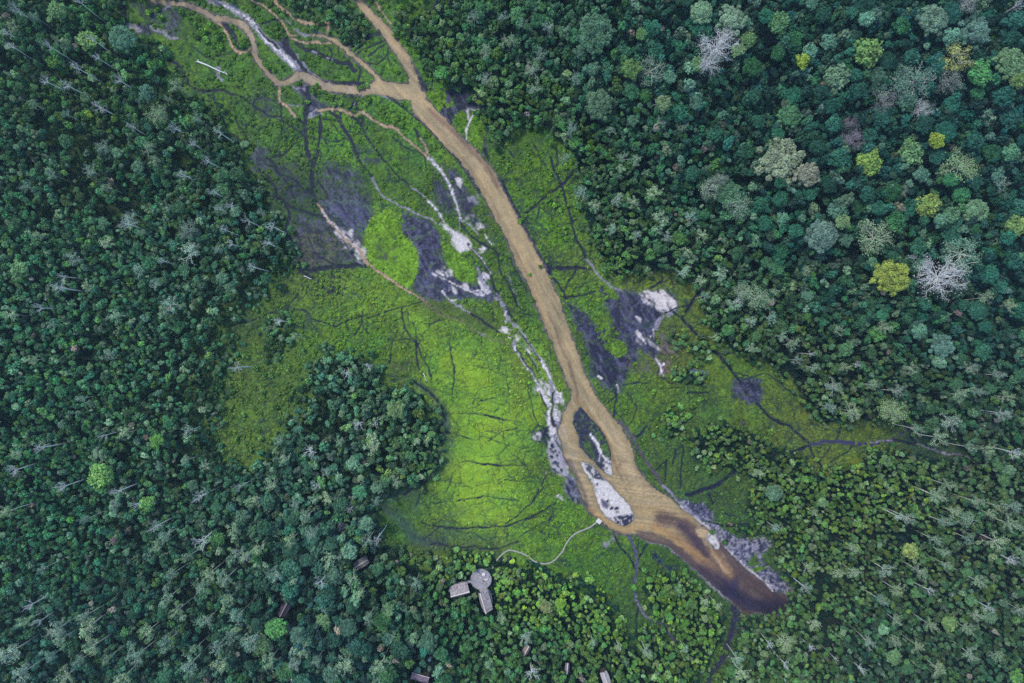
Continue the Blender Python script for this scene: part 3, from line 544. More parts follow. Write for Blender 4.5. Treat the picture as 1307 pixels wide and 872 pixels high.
river_line(MAIN); river_line([(530,118,9),(512,116,10),(497,114,9),(482,112,8),(470,115,5.5),(444,115,5),(425,113,5),(416,110,5),(402,104,5),(391,99,5),(381,97,5),(370,103,3),(356,107,2.6),(347,98,2.6),(339,89,2.6),(332,81,2.8),(326,71,3),(324,58,3.2),(318,42,3),(308,30,3.4),(288,25,3.2),(274,23,3.4),(260,16,3.6),(240,8,3.2),(222,3,2.5),(205,1,4),(190,-3,4)])
river_line([(400,45,1.4),(416,47.5,2),(430,53.7,3),(438,60,2.6),(448,69,2.4),(458,77,2.4),(467,84,2.4),(474,91,2.4),(480,98,2.6),(483,106,4)]); river_line([(380,95,4),(395,101,6)])
LOWER = [(728,500),(742,490),(762,508),(776,524),(784,534),(794,547),(804,565),(811,592),(824,612),(839,626),(854,636),(880,657),(886,664),(902,675),(917,691),(933,710),(951,726),(966,739),(984,756),(1001,758),(1006,770),(1001,784),(982,784),(967,782),(956,787),(947,779),(934,768),(922,757),(908,744),(893,732),(875,717),(860,704),(845,695),(831,691),(820,688),(811,682),(788,681),(776,674),(765,664),(753,655),(745,641),(737,620),(735,608),(726,596),(718,569),(712,551),(716,540),(719,526),(728,512)]
river_poly(LOWER)
ISL1 = [(740,518),(750,530),(765,546),(774,561),(779,575),(780,588),(781,606),(775,606),(765,598),(759,590),(741,572),(735,553),(731,538),(736,524)]
ISL2 = [(741,589),(749,590),(761,598),(769,608),(780,618),(792,633),(802,645),(808,655),(806,667),(792,671),(777,663),(767,649),(759,633),(757,620),(749,608),(743,596)]
for p in (ISL1, ISL2):
    win, sd = poly_sd(p); RIV[win] = np.minimum(RIV[win], -sd)
win, sd = poly_sd([(903,680),(911,684),(918,694),(917,702),(908,700),(902,690)]); RIV[win] = np.minimum(RIV[win], -sd)
fr = np.clip((RIV + 3.0 + (N6 - .5) * 5) / 2.0, 0, 1) * .8; blend((slice(None), slice(None)), fr * (RIV < 1), C(96, 88, 100), wet=.5, grass=0)
area(ISL1, MUD, ragged=1, wet=.5, h=0, grass=0); area(ISL1, C(66,98,54), patch=.6, ragged=1, grass=1); area([(762,548),(774,562),(778,585),(768,575),(760,556)], C(66,100,52), ragged=2, grass=1, patch=.42); area([(740,560),(752,566),(756,580),(746,574)], C(62,92,54), patch=.42, grass=1)
w([(755,554),(760,562),(765,571),(768,579),(776,588)], 1.8); w([(766,579),(764,588)], .9); sand([(765,590),(780,588),(781,606),(772,603)], patch=.46, ragged=1)
sand(ISL2, patch=.22, ragged=1); area([(746,590),(761,598),(769,608),(772,614),(760,610),(750,600)], C(74, 76, 92), patch=.4, ragged=1); area([(777,661),(806,656),(805,668),(792,671)], MUD, patch=.42, ragged=1); area([(768,638),(776,642),(776,650),(770,646)], C(96,90,120), patch=.4, ragged=1)
for x, y, r in ((762,619,1.6),(776,640,1.3),(781,648,2),(787,649,2.4),(770,632,1.2),(794,660,1.6)): area(disc(x, y, r), MUD, ragged=.5, soft=1)
sand([(903,680),(911,684),(918,694),(917,702),(908,700),(902,690)], patch=.4, ragged=1)
# colour of the stream: sandy shallows, tannin-dark deeper water, tree shade painted in at the lower end
RC = np.zeros((NY, NX, 3)); RC[:] = C(168, 150, 116)
rv = (slice(None), slice(None)); tex = (1 + .22 * (N3 - .5) + .25 * (N14 - .5))
def rs(p, wd, col, soft=4, al=.6, patch=None):
    win, sd = line_sd(p, wd)
    a = np.clip((sd + (N6[win] - .5) * 3) / soft + .5, 0, 1) * al
    if patch is not None: a = a * sstep(patch - .08, patch + .08, N6[win])
    blend(win, a, col, layer=RC)
DK = C(128, 104, 84); DKK = C(66, 52, 76); OCH = C(172, 138, 88); PAL = C(200, 186, 168); DBR = C(98, 78, 76)
for q_l in ([(356,107),(335,85),(322,55),(308,30),(274,23),(240,8),(205,1)], [(380,97),(400,103),(444,114),(475,115)]): rs(q_l, 4, C(150, 138, 130), al=.65, patch=.42)
rs([(480,20),(508,55),(530,95)], 3, C(160, 134, 108), al=.5); rs([(548,140),(575,165),(600,190),(618,210),(634,238)], 3, C(128, 100, 86), al=.8, soft=4); rs([(300,28),(270,20),(240,8)], 4, C(124, 104, 92), al=.6); rs([(356,106),(335,85),(324,60)], 4, C(140, 112, 90), al=.5)
rs([(540,150),(580,192),(610,228),(640,280),(668,340),(690,390),(705,430)], 1.5, C(150, 124, 92), al=.55); rs([(700,400),(716,440),(728,470),(736,498),(738,512)], 1.8, DK, al=.75, soft=2.5); rs([(650,300),(676,352),(700,410)], 3, C(192, 164, 124), al=.5)
rs([(738,512),(752,528),(764,545),(776,562),(782,585),(790,600)], 2, C(150, 118, 78), al=.7); rs([(770,540),(790,570),(806,600)], 6, C(190, 170, 140), al=.4); rs([(790,590),(800,610),(812,635)], 1.2, C(110, 90, 76), al=.7, patch=.45); rs([(775,560),(785,590),(796,615),(806,636)], .8, DBR, al=.6, patch=.5)
rs([(718,545),(722,560),(730,580),(738,600)], 4, C(150, 140, 140), al=.5, patch=.45); rs([(725,590),(738,612),(748,640),(756,652)], 3, C(100, 84, 88), al=.7); rs([(735,600),(748,618),(752,640),(765,655),(780,668)], 1.6, C(176, 160, 132), al=.5); rs([(744,640),(756,656),(772,674),(792,680)], 2, C(70, 62, 88), al=.7)
rs([(755,650),(775,668),(800,676),(822,672)], 4, C(186, 154, 104), al=.6); rs([(800,600),(825,630),(860,650)], 9, C(184, 162, 130), al=.5, patch=.45); rs([(815,650),(850,655),(880,665)], 6, C(178, 150, 106), al=.5)
rs([(880,700),(920,728),(955,752),(1000,778)], 22, C(104, 82, 76), al=.8, soft=24); rs([(820,684),(845,690),(870,705),(890,722),(910,742),(926,758)], 8, C(84, 70, 76), al=.8, soft=7); rs([(845,662),(868,668),(885,680),(895,695)], 9, C(96, 78, 76), al=.9, soft=8); rs([(870,672),(888,690),(900,708)], 5, C(66, 52, 72), al=.8, soft=6)
rs([(835,672),(858,684),(876,698),(892,712),(908,728)], 5, C(164, 130, 90), al=.75, soft=5); rs([(838,676),(860,690),(880,706)], 2, C(186, 156, 108), al=.6); rs([(895,678),(905,690),(915,705),(928,728)], 6, C(190, 168, 138), al=.8, soft=4); rs([(912,700),(925,720),(934,736)], 4, C(172, 134, 86), al=.7, patch=.45)
rs([(920,700),(940,722),(960,742),(1000,768)], 9, C(76, 62, 72), al=.85, soft=12); rs([(900,732),(930,752),(950,768),(985,776),(1002,778)], 12, C(62, 52, 70), al=.85, soft=14); rs([(930,755),(960,774),(990,778)], 12, C(44, 38, 66), al=.85, soft=16); rs([(955,742),(985,762)], 3, C(112, 84, 80), al=.35, soft=10); rs([(940,740),(932,760)], 5, C(44, 38, 76), al=.6, soft=6)  # dark end: deep water, with bank-tree shade painted into the colour
fa = np.radians(64 - 28 * sstep(560, 700, PY) - 14 * (PY < 200)); fu = PX * np.cos(fa) + PY * np.sin(fa); fv = -PX * np.sin(fa) + PY * np.cos(fa)
flow = fbm(fu / 9, fv, 3.2, 101, 3) - .5; flow2 = fbm(fu / 5, fv, 9, 111, 3) - .5
RC = RC * np.array([.98, 1.0, 1.0]) * (1 + .6 * flow + .65 * flow2)[..., None] * (1 + (flow2 * .12)[..., None] * np.array([1, 0, -1.2]))
RC *= (tex * (.95 + .1 * rng.random((NY, NX))))[..., None]
edge = np.clip(1 - (RIV - 0.3) / 2.2, 0, 1); RC = RC * (1 - (.16 * sstep(.42, .6, N14) + .1) * np.clip(1 - (RIV - .5) / 6, 0, 1)[..., None]) if False else RC * (1 - (.2 * sstep(.4, .6, N14) * np.clip(1 - (RIV - .5) / 7, 0, 1))[..., None]) * (1 - .25 * edge[..., None]) + C(96, 84, 90) * .12 * edge[..., None]
# carve the bed and level the banks
HGT = np.where(GRASSY < .5, np.minimum(HGT, .12), HGT)
HGT = HGT * sstep(0, 5, -RIV) + (-0.7) * (1 - sstep(-1.5, 1.0, -RIV)) + 0.0
HGT += .08 * (N3 - .5) * (RIV < -1)
ng_ = (1 - np.clip(GRASSY, 0, 1)) * (PX > 146) * (PX < 1252)
ISLM = np.zeros((NY, NX)); win, sd = poly_sd(ISL1); ISLM[win] = sd > -1
GRASSY[ISLM > 0] = np.minimum(GRASSY[ISLM > 0], .7)
spk = 1 + ng_ * (1 - .6 * SANDY) * (1.1 * (NP - .5) + .7 * (N3 - .5) + .45 * (N14 - .5)) + np.clip(GRASSY, 0, 1) * (1 - .55 * LUSH) * (.85 * (NP - .5) + .4 * (N3 - .5))
COL *= (np.clip(spk, .35, 1.7) * (1 + (.34 - .2 * LUSH) * (rng.random((NY, NX)) - .5)))[..., None]
gb = ng_ * sstep(.62, .72, fbm(PX, PY, 4.5, 83, 3)) * (RIV < -3) * (1 - SANDY) * .3          # scraps of turf left in the mud
COL[:] = COL * (1 - gb[..., None]) + g * gb[..., None] * .9
def world_xy(px, py): return (px - 653.5) * S, (436 - py) * S
X, Y = world_xy(PX, PY)
idx = np.arange(NY * NX).reshape(NY, NX)
F = np.stack([idx[1:, :-1], idx[1:, 1:], idx[:-1, 1:], idx[:-1, :-1]], -1).reshape(-1, 4)
me = mesh_np("ground", np.stack([X, Y, HGT], -1).reshape(-1, 3), F, M_GROUND, True, {"Col": np.clip(COL, .002, .85).reshape(-1, 3), "wet": WET.ravel()})
tag(link("ground", me), "green marsh turf laced with dark muddy game trails and pale sand", "ground", kind="structure")
keep = (RIV > -1.2) & (PY > -60) & (PY < 940)
cell = keep[1:, :-1] & keep[1:, 1:] & keep[:-1, 1:] & keep[:-1, :-1]
Fr = F.reshape(NY - 1, NX - 1, 4)[cell]; used, inv = np.unique(Fr, return_inverse=True)
Vr = np.stack([X, Y, np.full_like(X, -0.2)], -1).reshape(-1, 3)[used]
me = mesh_np("river", Vr, inv.reshape(-1, 4), M_RIVER, True, {"Col": np.clip(RC, .002, .85).reshape(-1, 3)[used]})
tag(link("river", me), "shallow sandy river running diagonally through the clearing, dark at its lower end", "river", kind="structure")

# ------------------------------------------------------------------ foliage meshes
def ico(sub):
    import bmesh
    bm = bmesh.new(); bmesh.ops.create_icosphere(bm, subdivisions=sub, radius=1)
    V = np.array([v.co[:] for v in bm.verts]); F = np.array([[v.index for v in f.verts] for f in bm.faces]); bm.free(); return V, F
ICO1 = ico(1); ICO2 = ico(2)
def unit(v): return v / (np.linalg.norm(v, axis=-1, keepdims=True) + 1e-9)
def leaf_quads(r, C0, Nn, size, jit=.6):
    n = len(C0); Nn = unit(Nn + r.normal(0, jit, (n, 3))); a = unit(np.cross(Nn, r.normal(0, 1, (n, 3)))); b = np.cross(Nn, a)
    s = (np.asarray(size) * r.uniform(.6, 1.3, n))[:, None]; e = r.uniform(.55, 1.0, (n, 1))
    # four-cornered leaf sprays with a slight fold
    V = np.stack([C0 - a * s, C0 - b * s * e + Nn * s * .18, C0 + a * s * 1.1, C0 + b * s * e + Nn * s * .18], 1).reshape(-1, 3)
    F = np.arange(4 * n).reshape(n, 4); return V, F
def crown_mesh(name, seed, nl, nleaf, leaf, flat=.75, lobe=(.28, .45), core=ICO1, spread=.68, mat=None):
    """crown of radius 1 whose base is z=0: lobes of leaf sprays round solid cores that stop light"""
    r = np.random.default_rng(seed); Vs, F3, F4, vals = [], [], [], []; n0 = 0
    ang = np.arange(nl) * 2.39996 + r.uniform(0, 6); rad = spread * np.sqrt((np.arange(nl) + .4) / nl) * r.uniform(.8, 1.15, nl)
    L = np.c_[np.cos(ang) * rad, np.sin(ang) * rad, flat * (1 - .75 * (rad) ** 2) * r.uniform(.8, 1.12, nl)]
    R = r.uniform(*lobe, nl) * (1.1 - .3 * rad)
    for k in range(nl):
        V = core[0] * R[k] * .86; V = V * (1 + .22 * (r.random((len(V), 1)) - .5)); V[:, 2] *= .8; V = V + L[k]  # solid core added so that no light leaks through the lobe
        V[:, 2] -= R[k] * .2
        Vs.append(V); F3.append(core[1] + n0); n0 += len(V); lv = np.clip(r.normal(.44, .17), .08, .85); vals.append(np.full(len(V), lv))
        m = max(6, int(nleaf * R[k] ** 2 / (R ** 2).sum()))
        dd = unit(r.normal(0, 1, (m, 3)) + np.array([0, 0, .45])); P = L[k] + dd * R[k] * r.uniform(.78, 1.1, (m, 1)) * np.array([1, 1, .85])
        V, F = leaf_quads(r, P, dd + np.array([0, 0, .35]), leaf, .42); Vs.append(V); F4.append(F + n0); n0 += len(V)
        vals.append(np.repeat(np.clip(r.normal(lv + .06, .11, m), 0, 1), 4))
    # skirt of low foliage, underside shade put into its darker tone, so that the crown reaches down
    V = ICO2[0] * np.array([.62, .62, flat * .42]) + np.array([0, 0, flat * .25]); Vs.append(V); F3.append(ICO2[1] + n0); vals.append(np.full(len(V), .35))
    return mesh_np(name, np.concatenate(Vs), [np.concatenate(F4), np.concatenate(F3)], mat or M_LEAF, False, {"v": np.concatenate(vals)})
SMALL = [crown_mesh("crown", 100 + k, 4 + k % 6, 130, .16, flat=.8, lobe=(.22, .5), spread=.62 + .04 * (k % 4)) for k in range(14)]
BUSHM = [crown_mesh("foliage", 140 + k, 4 + k % 3, 70, .2, flat=.6) for k in range(4)]
MEDIUM = [crown_mesh("crown", 200 + k, 13 + 3 * (k % 4), 620, .085, flat=.62, lobe=(.2, .34)) for k in range(8)]
BIG = [crown_mesh("crown", 300 + k, 34 + 6 * k, 3200, .042, flat=.5, lobe=(.13, .21), core=ICO2, spread=.8) for k in range(5)]
def trunk_mesh(name, h, r0, mat, lean=0):
    m = MB(); m.tube([(0, 0, -.3), (0.02, 0, h * .3), (lean * .5, .03, h * .7), (lean, 0, h)], [r0 * 1.5, r0, r0 * .8, r0 * .5], 6); return m.mesh(name, mat, True)
TRUNK = trunk_mesh("trunk", 1.0, .028, M_BARK)
# bare / thin-leaved trees: canonical height 20, crown radius 4
def skeleton(seed, nlimb, depth, thick, rise=.55, bare_to=.68):
    r = np.random.default_rng(seed); limbs = []; tips = []
    def grow(p, d, L, rad, dep):
        k = 4; pts = [p]; dd = d
        for i in range(k - 1):
            dd = unit(dd + r.normal(0, .16, 3) + np.array([0, 0, .05])); pts.append(pts[-1] + dd * L / (k - 1))
        limbs.append((np.array(pts), np.linspace(rad, rad * .55, k)))
        tips.extend(pts[2:])
        if dep > 0:
            for q in range(2 + (r.random() < .75)):
                s = pts[r.integers(1, k)] if q else pts[-1]
                grow(s, unit(dd + r.normal(0, .5, 3)), L * r.uniform(.5, .75), rad * .58, dep - 1)
    top = 20 * bare_to; trunk = np.array([(0, 0, -.5), (r.normal(0, .15), r.normal(0, .15), top * .5), (r.normal(0, .3), r.normal(0, .3), top)])
    for i in range(nlimb):
        a = i * 2 * math.pi / nlimb + r.uniform(-.4, .4); el = r.uniform(.25, 1.0) * rise * 1.6
        z = r.uniform(-.8, .3); grow(trunk[-1] + np.array([0, 0, z]), unit(np.array([math.cos(a), math.sin(a), el])), r.uniform(2.0, 3.0), thick * .55, depth)
    grow(trunk[-1], unit(np.array([.1, .1, 1])), 2.6, thick * .6, depth)
    P = np.array(tips); rad = np.quantile(np.hypot(P[:, 0], P[:, 1]), .95); k = 4.0 / rad
    for L in limbs: L[0][:, :2] *= k
    return trunk, limbs, [t * np.array([k, k, 1]) for t in tips]
def bare_tree(seed, thick, mat, nlimb=7, depth=2, leaves=0, leaf=.3, spray=.55, rise=.55, bare_to=.68):
    tr, limbs, tips = skeleton(seed, nlimb, depth, thick, rise, bare_to)
    a = MB(); tw = 1.0 if mat is not M_PALE else .72; a.tube(tr, [thick * 1.9 * tw, thick * 1.6 * tw, thick * 1.2 * tw], 6); out = {"trunk": a.mesh("trunk", mat, True)}
    b = MB(); [b.tube(p, q, 4) for p, q in limbs]; out["branches"] = b.mesh("branches", mat, True)
    if leaves:
        r = np.random.default_rng(seed + 5); T = np.array(tips); P = T[r.integers(0, len(T), leaves)] + r.normal(0, spray, (leaves, 3)) * np.array([1, 1, .6])
        cl = np.array([0, 0, T[:, 2].mean() - 1.5]); V, F = leaf_quads(r, P, unit(P - cl), leaf, .7)
        val = np.repeat(np.clip(r.normal(.5, .2, leaves), 0, 1), 4)
        out["crown"] = mesh_np("crown", V, F, M_LEAF, False, {"v": val})
    return out
DEAD = [bare_tree(400 + k, .22, M_WHITE, 6 + k % 4, 3, bare_to=.78, rise=.6) for k in range(7)]
STUB = [bare_tree(440 + k, .22, M_WHITE, 4, 2, bare_to=.8) for k in range(3)]
DEADBIG = [bare_tree(450 + k, .15, M_PINK if k == 1 else M_WHITE, 18, 4, leaves=1500 if k == 1 else 1200, leaf=.10, rise=.3, bare_to=.8) for k in range(3)]
PALE = [bare_tree(500 + k, .2, M_PALE, 8, 2, leaves=650 + 90 * (k % 3), leaf=.22, spray=.36, bare_to=.78) for k in range(8)]
FEATH = [bare_tree(550 + k, .2, M_PALE, 11, 2, leaves=1900, leaf=.17, spray=.5, rise=.4, bare_to=.74) for k in range(3)]

# ------------------------------------------------------------------ labels that single each tree out
LM = [(1143,352,"the yellow-green dome crown"),(1203,352,"the great bare white crown"),(1003,200,"the big grey-olive crown"),(1222,70,"the yellow branching crown"),(910,62,"the silvery twiggy crown"),(1088,168,"the pinkish-grey crown"),
 (613,740,"the round deck"),(955,500,"the round mud pond"),(800,425,"the V-shaped mud flat"),(588,303,"the white sand patch"),(527,115,"the river fork"),(990,775,"the river's dark end"),(272,87,"the fallen white log"),(764,666,"the jetty platform"),
 (125,610,"the light green crown"),(352,803,"the bright green crown"),(1035,567,"the trail junction"),(536,863,"the grey tin roof"),(330,520,"the brownish meadow"),(436,672,"the small thatched roof"),(205,330,"the silver snag"),(1222,440,"the blue-grey crown"),
 (65,790,"the lower-left pale trees"),(1298,578,"the white snag at the edge"),(770,862,"the white hut roof"),(860,790,"the winding lower trail"),(115,45,"the upper-left snags"),(765,130,"the round dark crown"),(1240,660,"the pale trees near the right edge"),(555,570,"the wooded point")]
USED = {}
ADJ = ["slightly darker", "slightly paler", "more ragged", "rounder", "narrower", "broader", "lumpier", "smoother"]
def where(px, py):
    dd = sorted(((px - a) ** 2 + (py - b) ** 2, a, b, n) for a, b, n in LM); out = []
    for q, a, b, n in dd[:5]:
        dx, dy = px - a, py - b; D = math.hypot(dx, dy)
        if D < 14: out.append("right beside " + n); continue
        ang = (math.degrees(math.atan2(-dy, dx)) + 360) % 360
        dr = ["right of", "right of and a bit above", "above and right of", "above and slightly right of", "above", "above and slightly left of", "above and left of", "left of and a bit above", "left of", "left of and a bit below", "below and left of", "below and slightly left of", "below", "below and slightly right of", "below and right of", "right of and a bit below"][int((ang + 11.25) // 22.5) % 16]
        ds = "close" if D < 32 else "a little" if D < 55 else "some way" if D < 90 else "well" if D < 135 else "far"
        out.append(f"{ds} {dr} {n}")
    return out
def uniq(head, px, py):
    ws = where(px, py)
    for wv in ws:
        lab = f"{head} {wv}"
        if lab not in USED and len(lab.split()) <= 16: USED[lab] = 1; return lab
    for o in ("second", "third", "fourth", "fifth", "sixth"):
        for wv in ws:
            lab = f"{o} {head} {wv}"
            if lab not in USED and len(lab.split()) <= 16: USED[lab] = 1; return lab
    return f"{head} {ws[0]}"
def cname(c):
    r, g_, b = c; mx = max(c)
    if r > g_ * .97 and b > g_ * .9: return "pinkish-grey"
    if g_ - b > 70: return "yellow-green"
    if b > g_ * .93 and g_ > 80: return "blue-grey"
    if r > .82 * g_ and g_ > 100: return "olive"
    if max(c) - min(c) < 34 and g_ > 85: return "grey-green"
    if g_ > 118: return "bright green"
    if g_ < 80: return "dark green"
    if b > .78 * g_: return "teal-green"
    return "mid green"
def tint_of(c, j=.1):
    t_ = lin(c) / KD * FB * random.uniform(1 - j, 1 + j) * np.array([.95, 1, .88]); return [float(v) for v in t_]
FB = 2.15
BLOCK = []        # px circles kept free of taller crowns (x, y, r)
def tree(parts, px, py, rp, h, color, name, cat, head, group, canon=False, ztop=None, label=None):
    """rp: crown radius in pixels of the view, h: total height; the base is set so that the crown is seen at px, py"""
    zt = h * .88; k = (HC - zt) / HC; x, y = G(px, py, zt); R = rp * S * k
    sc = (R / 4, R / 4, h / 20) if canon else (1, 1, 1)
    root = empty(name, (x, y, 0), random.uniform(0, 6.28), sc)
    tag(root, label or uniq(head, px, py), cat, group); tt = tint_of(color)
    for pn, me in parts.items():
        o = link(pn, me, root)
        if pn in ("crown", "foliage"): o["tint"] = tt
        if not canon:
            if pn in ("crown", "foliage"): ch = min(R * 1.15, h * .8); o.location.z = h - ch * .95; o.scale = (R, R, ch)
            else: o.scale = (max(R * 2.4, 3), max(R * 2.4, 3), h * .8)
    return root
# forest tone, crown radius (px) and height by place: x, y, (colour), radius, height
ZONE = [(40,40,(48,84,56),5.5,11),(110,120,(58,90,50),4.5,8),(160,60,(50,92,52),5,10),(60,200,(50,86,64),4.6,11),(100,300,(52,92,64),4.6,11),(60,380,(52,92,68),4.4,11),(60,450,(52,96,68),4.4,10),(150,520,(54,94,66),4.3,10),(60,600,(48,90,64),4.4,10),(60,700,(46,90,64),4.4,11),(240,330,(56,92,72),5,11),(310,330,(52,86,68),5,11),(260,200,(56,90,64),5.5,12),(200,190,(50,88,64),5.4,12),(160,430,(56,96,72),4.4,10),(250,430,(56,92,70),4.6,10),(250,560,(50,86,64),4.6,10),
 (150,780,(42,78,64),5,13),(60,800,(42,78,68),5.4,14),(250,760,(48,82,62),5.2,13),(300,820,(44,78,66),6,14),(330,480,(72,106,70),4.6,7),(420,500,(62,98,78),5,10),(480,540,(66,102,76),5.6,12),(520,560,(72,106,76),6,13),(420,580,(54,88,74),5.2,11),(370,620,(52,88,74),5.5,12),(400,700,(50,84,74),7.6,16),(460,700,(48,82,72),7.4,15),(400,760,(40,76,70),8,17),(400,820,(38,72,68),8.4,18),(460,840,(38,72,68),8,18),(500,740,(54,88,66),6.4,14),(500,800,(44,80,66),7.4,16),(520,840,(40,76,64),7.2,16),(560,740,(62,98,60),5.2,10),(600,800,(48,88,58),5,11),(560,715,(80,116,62),4.4,6),(610,715,(90,128,66),4.2,5),(640,730,(92,130,66),4.2,5),(680,755,(86,124,60),4.2,6),(740,760,(84,122,58),4.2,6),(790,790,(80,116,56),4.2,7),(740,810,(72,108,54),4.3,8),(700,840,(52,88,60),4.8,11),(850,830,(66,100,56),4.3,9),(870,770,(74,110,52),4.5,9),(900,800,(72,108,54),4.4,9),
 (960,840,(64,98,60),4.6,10),(1000,800,(66,100,58),4.4,10),(960,580,(74,104,56),4.3,8),(1000,620,(74,106,54),4.4,9),(1050,640,(76,110,56),4.3,9),(980,660,(72,106,54),4.5,9),(1100,620,(78,112,58),4.2,9),(1150,640,(76,108,60),4.2,9),(1100,720,(66,98,60),4.4,11),(1180,720,(64,96,62),4.7,12),(1250,640,(66,96,66),4.8,12),(1250,760,(60,92,66),5,13),(1130,830,(50,84,64),5,13),(1250,850,(54,88,64),5,13),
 (1020,440,(66,96,62),4.6,11),(1060,500,(72,102,62),4.8,11),(940,420,(66,100,62),5,11),(1120,470,(58,90,64),5.2,13),(1180,500,(54,88,64),5.4,14),(1260,500,(52,86,66),5.4,14),(960,380,(54,88,64),5.5,13),(1100,400,(44,80,64),6.2,15),(1050,380,(40,78,64),6.5,16),(880,320,(58,94,68),5.4,12),(820,280,(62,98,66),5,11),(790,330,(66,102,56),4.4,9),(760,240,(60,94,62),5,11),(740,180,(60,96,56),5,10),(690,130,(62,96,56),5,10),(640,130,(66,102,60),4.8,10),(580,90,(64,100,56),4.8,9),(560,40,(62,96,54),4.6,8),(620,40,(56,94,64),5.6,11),(700,60,(50,88,66),6,13),(760,100,(42,80,66),6.8,15),(820,180,(42,80,62),6,14),(880,220,(38,78,64),6.4,15),(900,140,(36,76,66),7,17),(850,50,(36,76,66),7,17),(1000,60,(34,74,64),7.6,18),(1000,280,(34,76,64),7,17),(1100,130,(34,74,68),8,18),(1100,240,(34,74,66),8,18),(1200,200,(34,74,68),8,18),(1200,30,(32,72,68),8,18),(1290,160,(32,70,68),7.6,18),(1290,330,(34,74,68),7.6,18),(1180,420,(36,76,66),7,17),(1270,420,(36,76,68),7,16),(400,10,(60,92,60),4.2,6),(445,38,(66,100,66),4.4,7),(358,430,(64,100,70),4.6,8),(858,540,(70,104,56),4.4,7),(960,678,(72,108,54),4,6)]
ZX, ZY = np.array([z[0] for z in ZONE], float), np.array([z[1] for z in ZONE], float)
ZV = np.array([list(z[2]) + [z[3], z[4]] for z in ZONE], float)
def zone(x, y):
    wv = 1 / ((ZX - x) ** 2 + (ZY - y) ** 2 + 400.0) ** 1.7; return (ZV * wv[:, None]).sum(0) / wv.sum()
def sd_at(x, y):
    if x < 146 or x > 1252 or y < -16 or y > 890: return -30.0
    return float(raster_at(clear_sd, x, y))

# ------------------------------------------------------------------ buildings and boards
def ground_pt(px, py, z=0): x, y = G(px, py, z); return x, y
def thatch(px, py, rot, L, Wd, z0, rise, label, name="thatched_hut", prow=.7, roofm=None, ridgem=None, block=True, cat="hut", skew=0.0):
    roofm = roofm or M_THATCH; ridgem = ridgem or M_RIDGE
    x, y = G(px, py, z0 + rise * .5); root = empty(name, (x, y, 0), math.radians(rot)); tag(root, label, cat)
    h = z0 + rise; a, b = L / 2, Wd / 2; r = MB(); n = 9; m = 4; top, bot = [], []
    for side in (1, -1):
        V, F = [], []
        for i in range(n):
            u = -1 + 2 * i / (n - 1); sag = .12 * math.sin(i * 1.9)
            for j in range(m):
                vv = j / (m - 1); xx = u * a * (1 + prow * .12 * (1 - vv) * (1 if abs(u) == 1 else .6)); yy = skew * b * (1 - vv) + side * (vv * b * (1 - .12 * u * u)) ; zz = h - rise * vv ** .9 + sag * .3
                V.append((xx, yy + side * .06, zz))
        for i in range(n - 1):
            for j in range(m - 1):
                q = (i * m + j, i * m + j + 1, (i + 1) * m + j + 1, (i + 1) * m + j); F.append(q if side < 0 else q[::-1])
        V = np.array(V); r.add(V, F); V2 = V.copy(); V2[:, 2] -= .28; r.add(V2, [f[::-1] for f in F])
        o = [i * m + m - 1 for i in range(n)]; E = np.vstack([V[o], V2[o]]); r.add(E, [(i, i + 1, n + i + 1, n + i) for i in range(n - 1)])
        for e in (0, n - 1):
            o = [e * m + j for j in range(m)]; E = np.vstack([V[o], V2[o]]); r.add(E, [(i, i + 1, m + i + 1, m + i) for i in range(m - 1)])
    ro = r.obj("roof", roofm, root)
    rc = MB(); rc.tube([(-a * (1 + prow * .12), skew * b, h + .02), (-a * .4, skew * b, h + .06), (a * .3, skew * b, h + .04), (a * (1 + prow * .12), skew * b, h + .02)], [.3, .24, .25, .3], 6); rc.obj("ridge_cap", ridgem, ro)
    wl_ = MB(); wl_.box((0, b * .72, z0 / 2), (L * .82, .12, z0)); wl_.box((0, -b * .72, z0 / 2), (L * .82, .12, z0)); wl_.box((-a * .82, 0, z0 / 2), (.12, b * 1.36, z0)); wl_.obj("wall", M_WALL, root)
    for sx in (-1, 1):
        for sy in (-1, 1): p = MB(); p.tube([(sx * a * .9, sy * b * .85, 0), (sx * a * .9, sy * b * .85, z0 + .1)], .09, 6); p.obj("post", M_BARK, root)
    if block: BLOCK.append((px, py, max(L, Wd) / 2 / S * .8)); 
    return root
DZ = 3.2
thatch(586.5, 754, 14.5, 7.8, 5.4, DZ + 2.2, 1.7, "long grey thatched hut lying left of and below the round deck", skew=-.5)
thatch(619.5, 768.5, -74, 8.6, 4.6, DZ + 2.2, 1.7, "narrow pointed thatched hut directly below the round deck", skew=-.45)
BLOCK += [(578, 757, 8), (595, 751, 8), (617, 760, 7), (622, 778, 7)]
thatch(436, 672, 62, 3.9, 3.0, 5.5, 1.2, "small grey thatched roof among the trees above and left of the half-covered hut")
thatch(461, 719.5, 32, 6.6, 3.8, 5.5, 1.4, "thatched hut with curved end, half covered by a green crown")
thatch(362.5, 778, 62, 6.2, 3.8, 5.5, 1.3, "dark plank-roofed hut above the bright green crown", roofm=simple_mat("dark_shingles", C(84, 76, 104), .9, 3, .6, 1.2, .5), ridgem=M_DECK)
thatch(671.5, 831, 62, 4.8, 2.6, 6, 1.2, "brownish thatched hut beside a white branching tree near the bottom edge", roofm=simple_mat("brown_thatch", C(150, 138, 140), .95, 3.5, .6, 1.3, .6))
thatch(724, 853, 85, 4.4, 1.8, 5.5, .9, "slim grey-blue hut roof between the brownish hut and the white hut", roofm=simple_mat("blue_grey_thatch", C(140, 140, 165), .9, 3.5, .5, 1.3, .5))
